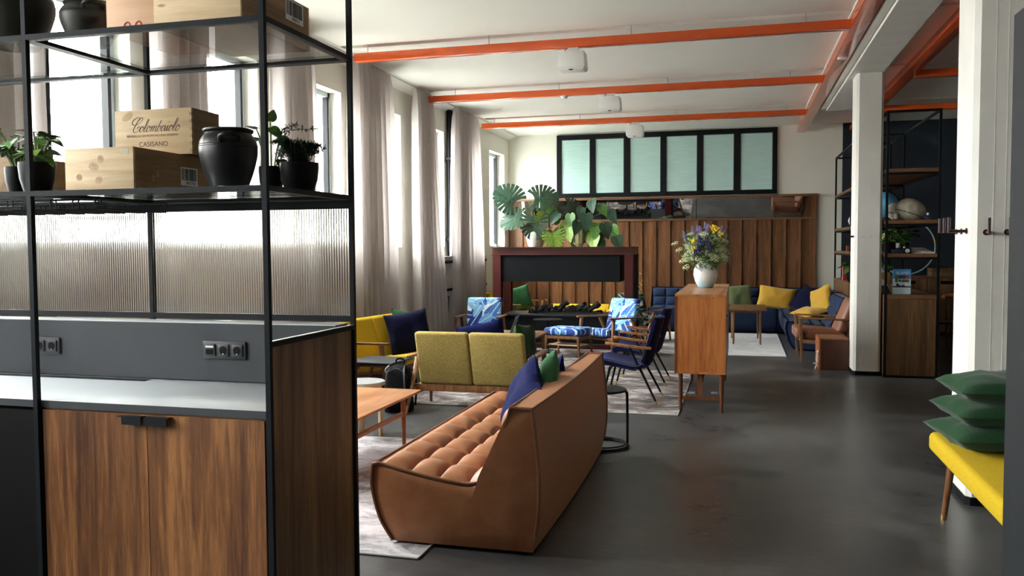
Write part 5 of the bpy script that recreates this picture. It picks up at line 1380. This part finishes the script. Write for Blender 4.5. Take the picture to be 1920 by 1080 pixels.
for i in range(26):
    a = r.uniform(0, 2 * PI); e = Vector((.10 * math.cos(a) * r.random(), .10 * math.sin(a) * r.random(), r.uniform(.62, 1.12)))
    m.tube(spline([(0, 0, .25), (e.x * .3, e.y * .3, e.z * .6), e], 4), .004, 4)
    for k in range(7):
        p = e + Vector((r.gauss(0, .03), r.gauss(0, .03), r.gauss(0, .04)))
        d = Vector((r.uniform(-1, 1), r.uniform(-1, 1), r.uniform(-.3, .8))) * .035; kk = d.cross(Vector((0, 0, 1))).normalized() * .012
        m.face([m._v(p), m._v(p + d * .5 + kk), m._v(p + d), m._v(p + d * .5 - kk)])
    for k in range(3): fl.ball(e + Vector((r.gauss(0, .025), r.gauss(0, .025), r.gauss(.02, .03))), .011, 6, 4)
o = m.build('foliage', M['leaf'], pl); o['kind'] = 'stuff'; o = fl.build('blossom', M['petal_white'], pl); o['kind'] = 'stuff'

# ================================================================== DARK BLUE CORNER SOFA
BG = 'modules of the dark blue corner sofa'
tufted_sofa('sofa_module', 'dark blue tufted sofa module along the panelled wall behind the sideboard', 2.27, (-.50, 16.86, 0), 0, M['bluefab'], M['bluepipe'], D=.92, nrow=9, group=BG, H=.79, seatz=.44)
tufted_sofa('sofa_module', 'dark blue tufted sofa module filling the corner by the panelling end', .98, (1.14, 16.86, 0), 0, M['bluefab'], M['bluepipe'], D=.92, nrow=4, group=BG, H=.79)
tufted_sofa('sofa_module', 'dark blue tufted sofa module running along the black shelf unit behind the leather armchair', 2.42, (1.625, 14.71, 0), -PI / 2, M['bluefab'], M['bluepipe'], D=.92, nrow=9, group=BG, H=.79)
cushion('sage green cushion on the blue sofa just behind the sideboard', 'sage', (-.02, 16.45, .63), .52, .46, .15, .2, .28, -.05, 21)
cushion('wide gold cushion on the blue sofa beside the small teak table', 'gold', (.66, 16.38, .62), .66, .44, .17, -.08, .34, .14, 22)
cushion('midnight blue cushion slumped in the corner of the blue sofa', 'blackblue', (1.14, 15.55, .62), .58, .48, .17, -.75, .5, .45, 23)
cushion('gold satin cushion standing crooked against the shelf end of the blue sofa', 'gold', (1.33, 15.10, .66), .50, .48, .16, -1.0, .15, -.35, 24)
cushion('gold cushion lying flat on the blue sofa seat beyond the leather armchair', 'gold', (1.12, 14.75, .49), .55, .40, .14, -.9, 1.35, .1, 25)
cushion('sage cushion corner peeking out between midnight and gold cushions on the sofa', 'sage', (1.42, 15.42, .66), .44, .44, .13, -1.3, .15, .3, 26)

# ------------------------------------------------------------------ brown leather armchair and the trunk
ac = thing('leather_armchair', 'brown leather armchair with a square wooden frame next to the trunk', 'chair', (1.14, 12.53, 0), -PI / 2 + .03)
for s in (-1, 1):
    x = s * .32
    MB().bar((x, -.34, .60), (x, -.31, 0), .030, .05, (0, 1, 0), .024, .03).build('leg', M['oak'], ac, bevel=.004)
    MB().bar((x, .30, .56), (x, .40, 0), .030, .05, (0, 1, 0), .024, .03).build('leg', M['oak'], ac, bevel=.004)
    MB().bar((x, -.365, .605), (x, .42, .575), .05, .028).build('armrest', M['oak'], ac, bevel=.006)
    MB().bar((x, -.31, .285), (x, .34, .235), .024, .05).build('side_rail', M['oak'], ac, bevel=.003)
    MB().bar((s * .25, .24, .24), (s * .25, .47, .80), .03, .03, (0, 1, 0)).build('back_post', M['oak'], ac)
for y, z in ((-.31, .285), (.30, .24)): MB().box(-.32, .32, y - .012, y + .012, z - .02, z + .025).build('cross_rail', M['oak'], ac)
m = MB(); m.rbox(-.295, .295, -.40, .24, 0, .155, .045, 4)
for v in m.bm.verts: v.co.z += .315 - .08 * (v.co.y + .4) + (.015 * (1 - (v.co.x / .295) ** 2) if v.co.z > .08 else 0)
m.build('seat_cushion', M['brownleather'], ac, sharp=60)
m = MB(); m.rbox(-.295, .295, 0, .15, 0, .46, .05, 4)
for v in m.bm.verts: v.co.y += .13 + .40 * v.co.z - (.02 * (1 - (v.co.x / .295) ** 2) if v.co.y < .08 else 0); v.co.z += .40
m.build('back_cushion', M['brownleather'], ac, sharp=60)
tk = thing('trunk', 'brown hide-covered wooden trunk with white string beside the pillar', 'trunk', (1.27, 11.9, 0))
x0, x1, y0, y1, h = .995, 1.352, 11.46, 12.0, .405
MB().box(x0 + .022, x1, y0 + .004, y1, .004, h - .015).build('case', M['trunk'], tk, w=True)
MB().box(x0, x0 + .022, y0, y1, .0, h).build('side_board', M['redwood'], tk, w=True)
MB().box(x0 + .022, x1, y0, y1, h - .015, h).build('top_board', M['frame'], tk, w=True)
m = MB()
for a in (spline([(x0 - .004, 11.55, .225), (x0 - .03, 11.5, .15), (x0 - .02, 11.52, .08), (x0 - .06, 11.5, .075)], 5), spline([(x0 - .004, 11.56, .19), (x0 - .015, 11.5, .12), (x0 - .02, 11.5, .08), (x0 - .045, 11.5, .006)], 5), spline([(x0 - .004, 11.6, .10), (x0 - .03, 11.5, .085), (x0 - .07, 11.46, .09)], 5)): m.tube(a, .006, 6)
for z in (.225, .19, .11): m.ball((x0 - .008, 11.55, z), .016, 8, 6)
m.build('string_handle', M['string'], tk, w=True)

# ================================================================== TALL BLACK SHELF UNIT between pillar and navy wall
su = thing('shelf_unit', 'tall black steel shelf unit with walnut shelves and a walnut base behind the pillar', 'shelving', (1.99, 13.8, 0))
x0, x1, y0, y1 = 1.685, 2.285, 10.98, 16.62; P = .028; ZT2 = 3.19
YS = [y0, 13.27, 14.40, y1 - P]
for x in (x0, x1 - P):
    for y in YS: MB().box(x, x + P, y, y + P, 0, ZT2).build('post', M['black'], su, w=True)
for z in (0, ZT2 - P):
    for x in (x0, x1 - P):
        for a, b in zip(YS, YS[1:]): MB().box(x, x + P, a + P, b, z, z + P).build('rail', M['black'], su, w=True)
for y in YS: 
    for z in (0, ZT2 - P): MB().box(x0 + P, x1 - P, y, y + P, z, z + P).build('rail', M['black'], su, w=True)
LV = [1.49, 1.89, 2.50]
for z in LV:
    for a, b in zip(YS, YS[1:]):
        MB().box(x0 + .006, x1 - .006, a + P + .001, b - .001, z - .042, z).build('shelf_board', M['panel_x'], su, w=True)
        for x in (x0, x1 - P): MB().box(x, x + P, a + P, b, z - .07, z - .043).build('rail', M['black'], su, w=True)
    MB().box(x0 + P, x1 - P, y0 + .004, y0 + P, z - .042, z).build('shelf_board', M['panel_x'], su, w=True)
    for y in YS: MB().box(x0 + P, x1 - P, y, y + P, z - .07, z - .043).build('rail', M['black'], su, w=True)
for a, b in zip(YS, YS[1:]):
    MB().box(x0 + .004, x1 - .004, a + P + .001, b - .001, .95, .995).build('counter_board', M['panel_x'], su, w=True)
    n = 4
    for i in range(n):
        u = a + P + (b - a - P) * i / n; v = a + P + (b - a - P) * (i + 1) / n
        for x, xx in ((x0 + .004, x0 + .02), (x1 - .02, x1 - .004)): MB().box(x, xx, u + .0015, v - .0015, P, .948).build('panel', M['walnut_side'], su, w=True)
MB().box(x0 + P, x1 - P, y0 + .004, y0 + P, .95, .995).build('counter_board', M['panel_x'], su, w=True)
e = [x0 + P, x0 + .185, x0 + .26, x0 + .40, x0 + .47, x1 - P]
for a, b in zip(e, e[1:]): MB().box(a + .0007, b - .0007, y0 + .006, y0 + .024, P, .948).build('end_board', M['walnut_side'], su, w=True)

# things on the unit
ZB = .9955
bk = thing('picture_book', 'upright blue picture book with a white ISLAND title facing the room', 'book', (1.915, 11.22, ZB))
bx0, bx1, by, bz = 1.812, 2.012, 11.20, ZB; bh_ = .30
MB().box(bx0, bx1, by, by + .022, bz, bz + bh_).build('book_block', M['paper'], bk, w=True)
MB().box(bx0 - .002, bx1 + .002, by - .003, by - .0002, bz, bz + bh_ + .002).build('cover', M['bookpale'], bk, w=True)
def patch(u0, u1, v0, v1, mat, d=.0036): MB().box(bx0 + .2 * u0, bx0 + .2 * u1, by - d, by - .0031, bz + bh_ * v0, bz + bh_ * v1).build('cover_print', M[mat], bk, w=True)
patch(0, 1, .62, 1, 'bookblue'); patch(.12, .28, .48, .77, 'bookgreen', .0042); patch(.30, .72, .62, .77, 'bookviolet', .0042); patch(.74, .90, .62, .77, 'bookred', .0042)
patch(.32, .45, .50, .60, 'bookdark', .0042); patch(.47, .90, .48, .60, 'bookgreen', .0042); patch(0, 1, .27, .325, 'bookdark', .0042)
m = MB(); m.prism([(bx0 + .2 * u, bz + bh_ * v) for u, v in ((.18, .325), (.21, .44), (.26, .44), (.40, .35), (.52, .35), (.60, .39), (.70, .325))], 'y', by - .0042, by - .0031); m.build('cover_print', M['bookdark'], bk, w=True)
def btext(body, u, v, s): text(body, s, M['paper'], bk, Matrix.Translation(WM[bk.name].inverted() @ Vector((bx0 + .2 * u, by - .0045, bz + bh_ * v))) @ Matrix.Rotation(PI / 2, 4, 'X'))
btext('ISLAND', .55, .855, .046)
bk2 = thing('travel_book', 'orange and white book lying back behind the blue picture book', 'book', (1.79, 11.75, ZB))
MB().box(1.705, 1.845, 11.62, 11.65, ZB, ZB + .25).build('cover', M['bookorange'], bk2, w=True)
m = MB(); m.prism([(1.705, ZB), (1.705, ZB + .18)] + [(1.705 + .135 * math.sin(t * PI / 20), ZB + .02 + .16 * math.cos(t * PI / 20)) for t in range(1, 11)] + [(1.84, ZB)], 'y', 11.612, 11.619); m.build('cover_print', M['paper'], bk2, w=True)
for i in range(3):
    o = rebase(MB().box(1.715, 1.80 - i * .012, 11.30, 11.50, ZB + i * .031, ZB + .03 + i * .031).build('stacked_book', M['bookdark' if i != 1 else 'bookviolet'])); top(o, ['dark book at the bottom of the flat stack beside the blue picture book', 'violet-brown book in the middle of the flat stack on the walnut base', 'dark book on top of the flat stack beside the white lamp'][i], 'book', 'flat stack of dark books')
lm = thing('table_lamp', 'white half-dome object beside the picture book, partly behind the pillar', 'lamp', (1.70 + .06, 12.05, ZB))
MB().lathe([(0, .32), (.06, .31), (.12, .25), (.145, .16), (.14, .15), (0, .15)], n=28).build('shade', M['white_plastic'], lm); MB().lathe([(0, 0), (.07, 0), (.07, .015), (.015, .03), (.015, .15), (0, .15)], n=20).build('base', M['white_plastic'], lm)
leafy('potted_plant', 'bushy green plant in a black pot behind the white half-dome lamp', (1.83, 12.6, ZB), .09, .17, scatter(20, 31, .12, .05, .2, .15), 'heart', ['leaf', 'leaf_dark'])
leafy('potted_plant', 'striped pale-leaved plant in a black pot on the middle shelf of the tall unit', (1.86, 11.75, 1.4905), .075, .13, scatter(24, 33, .08, .03, .16, .15), 'oval', ['leaf_lime', 'leaf'])
leafy('potted_plant', 'fine green fern in a black pot on the middle shelf, beside the striped plant', (2.05, 11.95, 1.4905), .075, .13, scatter(40, 35, .12, .04, .2, .11), 'oval', ['leaf', 'leaf_dark'])
leafy('potted_plant', 'green plant in a black pot at the window end of the tall unit', (1.80, 14.95, ZB), .10, .17, scatter(18, 36, .10, .04, .16, .15), 'heart', ['leaf', 'leaf_dark'])
for i, (x, z, y) in enumerate(((1.87, 1.4905, 11.25), (2.0, 1.4905, 11.5), (1.835, 1.8905, 11.25))):
    o = thing('candle_holder', ['pale glass candle holder on the cassette box beside the camera', 'pale glass candle holder behind the old camera', 'pale glass candle holder on the upper shelf beside the beige baskets'][i], 'candle', (x, y, z + (.05 if i == 0 else 0)))
    MB().lathe([(0, 0), (.026, 0), (.026, .085 if i else .075), (.022, .085 if i else .075), (.022, .06), (0, .06)], n=18).build('glass_cup', M['candle'], o)
    MB().lathe([(0, .0), (.0275, 0), (.0275, .02), (0, .02)], n=18).build('collar', M['blackink'], o)
o = rebase(MB().rbox(1.80, 1.92, 11.19, 11.32, 1.4905, 1.5405, .004, 2).build('cassette_box', M['bookdark'])); top(o, 'small dark box under the candle holder on the middle shelf', 'box')
cm = thing('camera', 'old black camera standing on the middle shelf of the tall unit', 'camera', (1.955, 11.14, 1.4905))
MB().rbox(-.045, .045, -.02, .02, 0, .065, .006, 2).build('body', M['black'], cm); MB().rbox(-.02, .02, -.018, .018, .0655, .085, .004, 2).build('viewfinder', M['black'], cm)
MB().cyl((0, -.0205, .033), (0, -.045, .033), .024, n=20).build('lens', M['candle'], cm)
pb = thing('open_book', 'cream open book lying on the middle shelf beside the old camera', 'book', (2.10, 11.25, 1.4905))
m = MB(); m.hexa([(-.10, -.06, 0), (.16, -.06, 0), (.10, .16, 0), (-.08, .16, 0), (-.10, -.06, .045), (.16, -.06, .02), (.08, .16, .07), (-.08, .16, .07)]); m.build('page_block', M['stone'], pb); MB().box(-.11, .165, -.075, -.0605, 0, .014).build('spine', M['paper'], pb)
for i, (x, y, s) in enumerate(((1.93, 11.62, .135), (2.02, 11.32, .155))):
    b = thing('woven_ball', ['smaller beige woven ball behind its twin on the upper shelf', 'larger beige woven ball with a dark seam on the upper shelf'][i], 'decoration', (x, y, 1.8905), group='beige woven balls')
    Mt = Matrix.Rotation(.35, 4, 'Y')
    MB().ball((0, 0, s * .86), s, 28, 18, (1.12, 1, .86), M=Mt).build('shell', M['stone'], b, sharp=80)
    q = [Mt @ Vector((s * 1.125 * math.cos(u * PI / 24) * .93, s * 1.005 * math.sin(u * PI / 24) * .93, -.34 * s)) + Vector((0, 0, s * .86)) for u in range(48)]
    MB().tube(q, .004, 5, closed=True).build('seam', M['soil'], b)
hp = thing('lavender_bunch', 'small violet dried flower sprig beside the beige woven balls', 'flowers', (2.20, 11.2, 1.8905))
m = MB(); r = random.Random(3)
for i in range(9): m.tube([(0, 0, .008), (r.uniform(-.05, .05), r.uniform(-.03, .03), r.uniform(.02, .06))], .004, 5)
m.build('stem', M['petal_blue'], hp); MB().ball((-.01, 0, .075), .018, 10, 6).build('white_bloom', M['paper'], hp)
gl = thing('globe', 'sky blue globe on a black stand on the upper shelf beside the pillar', 'globe', (1.845, 12.1, 1.8905))
MB().ball((0, 0, .23), .17, 32, 20).build('sphere', M['globe'], gl, sharp=80); MB().lathe([(0, 0), (.08, 0), (.075, .018), (.015, .03), (.015, .07), (0, .07)], n=24).build('stand', M['black'], gl)
MB().tube([(.18 * math.sin(a * .26 - .4), 0, .23 - .18 * math.cos(a * .26 - .4)) for a in range(13)], .006, 6).build('meridian', M['black'], gl)
for i, (w, mt, h) in enumerate(((.035, 'bookred', .24), (.03, 'paper', .22), (.04, 'bookred', .25))):
    y = 15.50 + [0, .045, .08][i]; o = rebase(MB().box(1.715, 1.875, y, y + w, ZB, ZB + h).build('paperback', M[mt]))
    top(o, ['red book standing at the window end of the tall unit, nearer the pillar', 'white book between two red ones at the window end of the tall unit', 'taller red book at the window end of the tall unit, nearer the wall'][i], 'book', 'upright books on the far shelf')
cp = rebase(MB().lathe([(0, 0), (.05, 0), (.085, .10), (.06, .17), (.05, .17), (0, .05)], (1.80, 14.9, 1.8905), n=20).build('white_bowl', M['ceramic'])); top(cp, 'white round vase on the upper shelf beside the pillar edge', 'vase')
mg = rebase(MB().box(1.74, 1.80, 15.2, 15.34, 1.4905 - .0, 1.58).build('wooden_block', M['redwood'])); top(mg, 'small reddish wooden block on the middle shelf by the pillar edge', 'block')

# hula hoop, low cabinet and chair by the navy wall
hc = thing('low_cabinet', 'low walnut cabinet standing along the navy wall behind the shelf unit', 'cabinet', (3.4, 16.6, 0))
m = MB()
MB().box(2.5, 4.6, 16.30, 16.93, .06, 1.0).build('carcass', M['walnut_side'], hc, w=True); MB().box(2.49, 4.61, 16.28, 16.935, 1.001, 1.035).build('top_board', M['panel_x'], hc, w=True)
for i in range(3):
    a = 2.505 + i * .70; d = MB().box(a, a + .69, 16.28, 16.299, .08, .995).build('door', M['walnut_side'], hc, w=True); MB().box(a + .2, a + .5, 16.277, 16.2795, .90, .96).build('finger_slot', M['hole'], d, w=True)
MB().box(2.52, 4.58, 16.32, 16.9, 0, .06).build('plinth', M['black'], hc, w=True)
for i in range(2): o = rebase(MB().box(3.30, 3.95, 16.45, 16.85, 1.0355 + i * .072, 1.105 + i * .072).build('wooden_box', M['oak' if i else 'pine_y'])); top(o, ['pale wooden tray at the bottom of the pair on the low cabinet', 'brown wooden tray on top of the pale one on the low cabinet'][i], 'tray')
hh = thing('hula_hoop', 'pale turquoise hoop leaning on the navy wall behind the tall shelf unit', 'hoop', (2.92, 16.85, 1.036))
R_ = .51
def arc(a0, a1): return [(2.92 + R_ * math.cos(a), 16.86 + .06 * math.sin(a), 1.036 + R_ + .014 + R_ * math.sin(a)) for a in [a0 + (a1 - a0) * i / 40 for i in range(41)]]
MB().tube(arc(.35, 2 * PI + .10), .0135, 8).build('ring', M['mint'], hh, w=True); MB().tube(arc(.10, .35), .0137, 8).build('joint', M['hoopyellow'], hh, w=True)
wc = thing('wooden_chair', 'wooden dining chair with a rounded reddish back rail, seen past the shelf unit', 'chair', (3.10, 13.7, 0), -.5)
MB().rbox(-.23, .23, -.22, .22, .43, .46, .012, 2).build('seat', M['teakdark'], wc)
for sx in (-1, 1):
    MB().tube([(sx * .19, -.18, .44), (sx * .22, -.22, 0)], [.02, .013], 10).build('leg', M['oak'], wc); MB().tube(spline([(sx * .215, .28, 0), (sx * .20, .20, .44), (sx * .21, .24, .80)], 5), .019, 10).build('leg', M['oak'], wc)
MB().tube(spline([(-.25, .16, .80), (-.20, .25, .82), (0, .29, .83), (.20, .25, .82), (.25, .16, .80)], 5), .034, 12).build('back_rail', M['redwood'], wc)
for sx in (-.06, .06): MB().bar((sx * .5, .2, .46), (sx * 1.6, .275, .80), .03, .012, (0, 1, 0)).build('back_splat', M['black'], wc)
MB().bar((-.2, .05, .25), (.2, .05, .25), .02, .03).build('stretcher', M['oak'], wc)

# hooks on the near pillar
def hook(p, d, label, reach):
    d = Vector(d); h = thing('coat_hook', label, 'hook', p, group='maroon coat hooks on the pillar')
    MB().tube([(0, 0, 0), d * reach], .009, 8).build('peg', M['hook'], h); MB().tube([d * reach + Vector((0, 0, -.008)), d * reach + Vector((0, 0, .085))], .009, 8).build('tip', M['hook'], h)
    MB().tube([d * .0005, d * .006], .018, 12).build('rosette', M['hook'], h)
hook((1.432, 5.675, 1.67), (-.10, -1, 0), 'maroon coat hook on the room-facing side of the near pillar, closer to its edge', .10)
hook((1.545, 5.675, 1.67), (-.10, -1, 0), 'maroon coat hook on the room-facing side of the near pillar, closer to the dark panel', .10)
for i in range(3): hook((1.353, 5.79 + i * .125, 1.68), (-1, 0, 0), 'maroon coat hook on the sofa-facing side of the near pillar, %s from the front' % ORD[i], .10)
for i, y in enumerate((11.2,)):
    o = rebase(MB().cyl((1.36, y, 1.70), (1.28, y, 1.70), .012, n=8).build('coat_peg', M['hook'])); top(o, 'short dark peg sticking out of the far pillar towards the sofas', 'hook')
for i, x in enumerate((1.455, 1.535)):
    o = rebase(MB().cyl((x, 11.10, 1.695), (x, 11.092, 1.695), .014, n=12).build('wall_plug', M['candle'])); top(o, ['pale screw cap on the far pillar, nearer the sofas', 'pale screw cap on the far pillar, nearer the shelf unit'][i], 'screw cap')

# ------------------------------------------------------------------ yellow bench with three green cushions, dark panel
bn = thing('bench', 'yellow upholstered bench on tapered wooden legs in front of the near pillar', 'bench', (1.45, 4.65, 0))
m = MB(); m.rbox(-.37, .37, -.70, .76, 0, .115, .035, 4)
for v in m.bm.verts: v.co.z += .375 + .015 * (1 - (v.co.x / .37) ** 2) - .03 * (v.co.x / .37) * .5
m.build('seat_pad', M['yellow'], bn, sharp=60)
for sx in (-1, 1):
    for sy in (-.58, .66):
        l = MB().tube([(sx * .26, sy, .375), (sx * .29, sy + .03 * (1 if sy > 0 else -1), .03)], [.023, .016], 12).build('leg', M['frame'], bn)
        MB().tube([(sx * .29, sy + .03 * (1 if sy > 0 else -1), .03), (sx * .293, sy + .034 * (1 if sy > 0 else -1), 0)], [.017, .015], 12).build('ferrule', M['brass'], l)
MB().box(-.28, .28, -.6, .68, .345, .372).build('seat_frame', M['frame'], bn)
for i in range(3):
    cushion(['bottle green cushion at the bottom of the stack on the yellow bench', 'bottle green cushion in the middle of the stack on the yellow bench', 'bottle green cushion on top of the stack on the yellow bench'][i], 'darkgreen', (1.38 + .025 * i, 5.10 + .02 * i, .572 + .122 * i), .62, .60, .165, .10 - .04 * i, -PI / 2 + .02, 0, 41 + i, 'stack of green cushions')
dp = MB().box(.548, .588, 1.5, 2.0, 0, 2.075).build('partition_panel', M['panelgrey'], bevel=.002)
top(rebase(dp), 'tall dark grey partition panel at the very edge of the view beside the bench', 'panel')
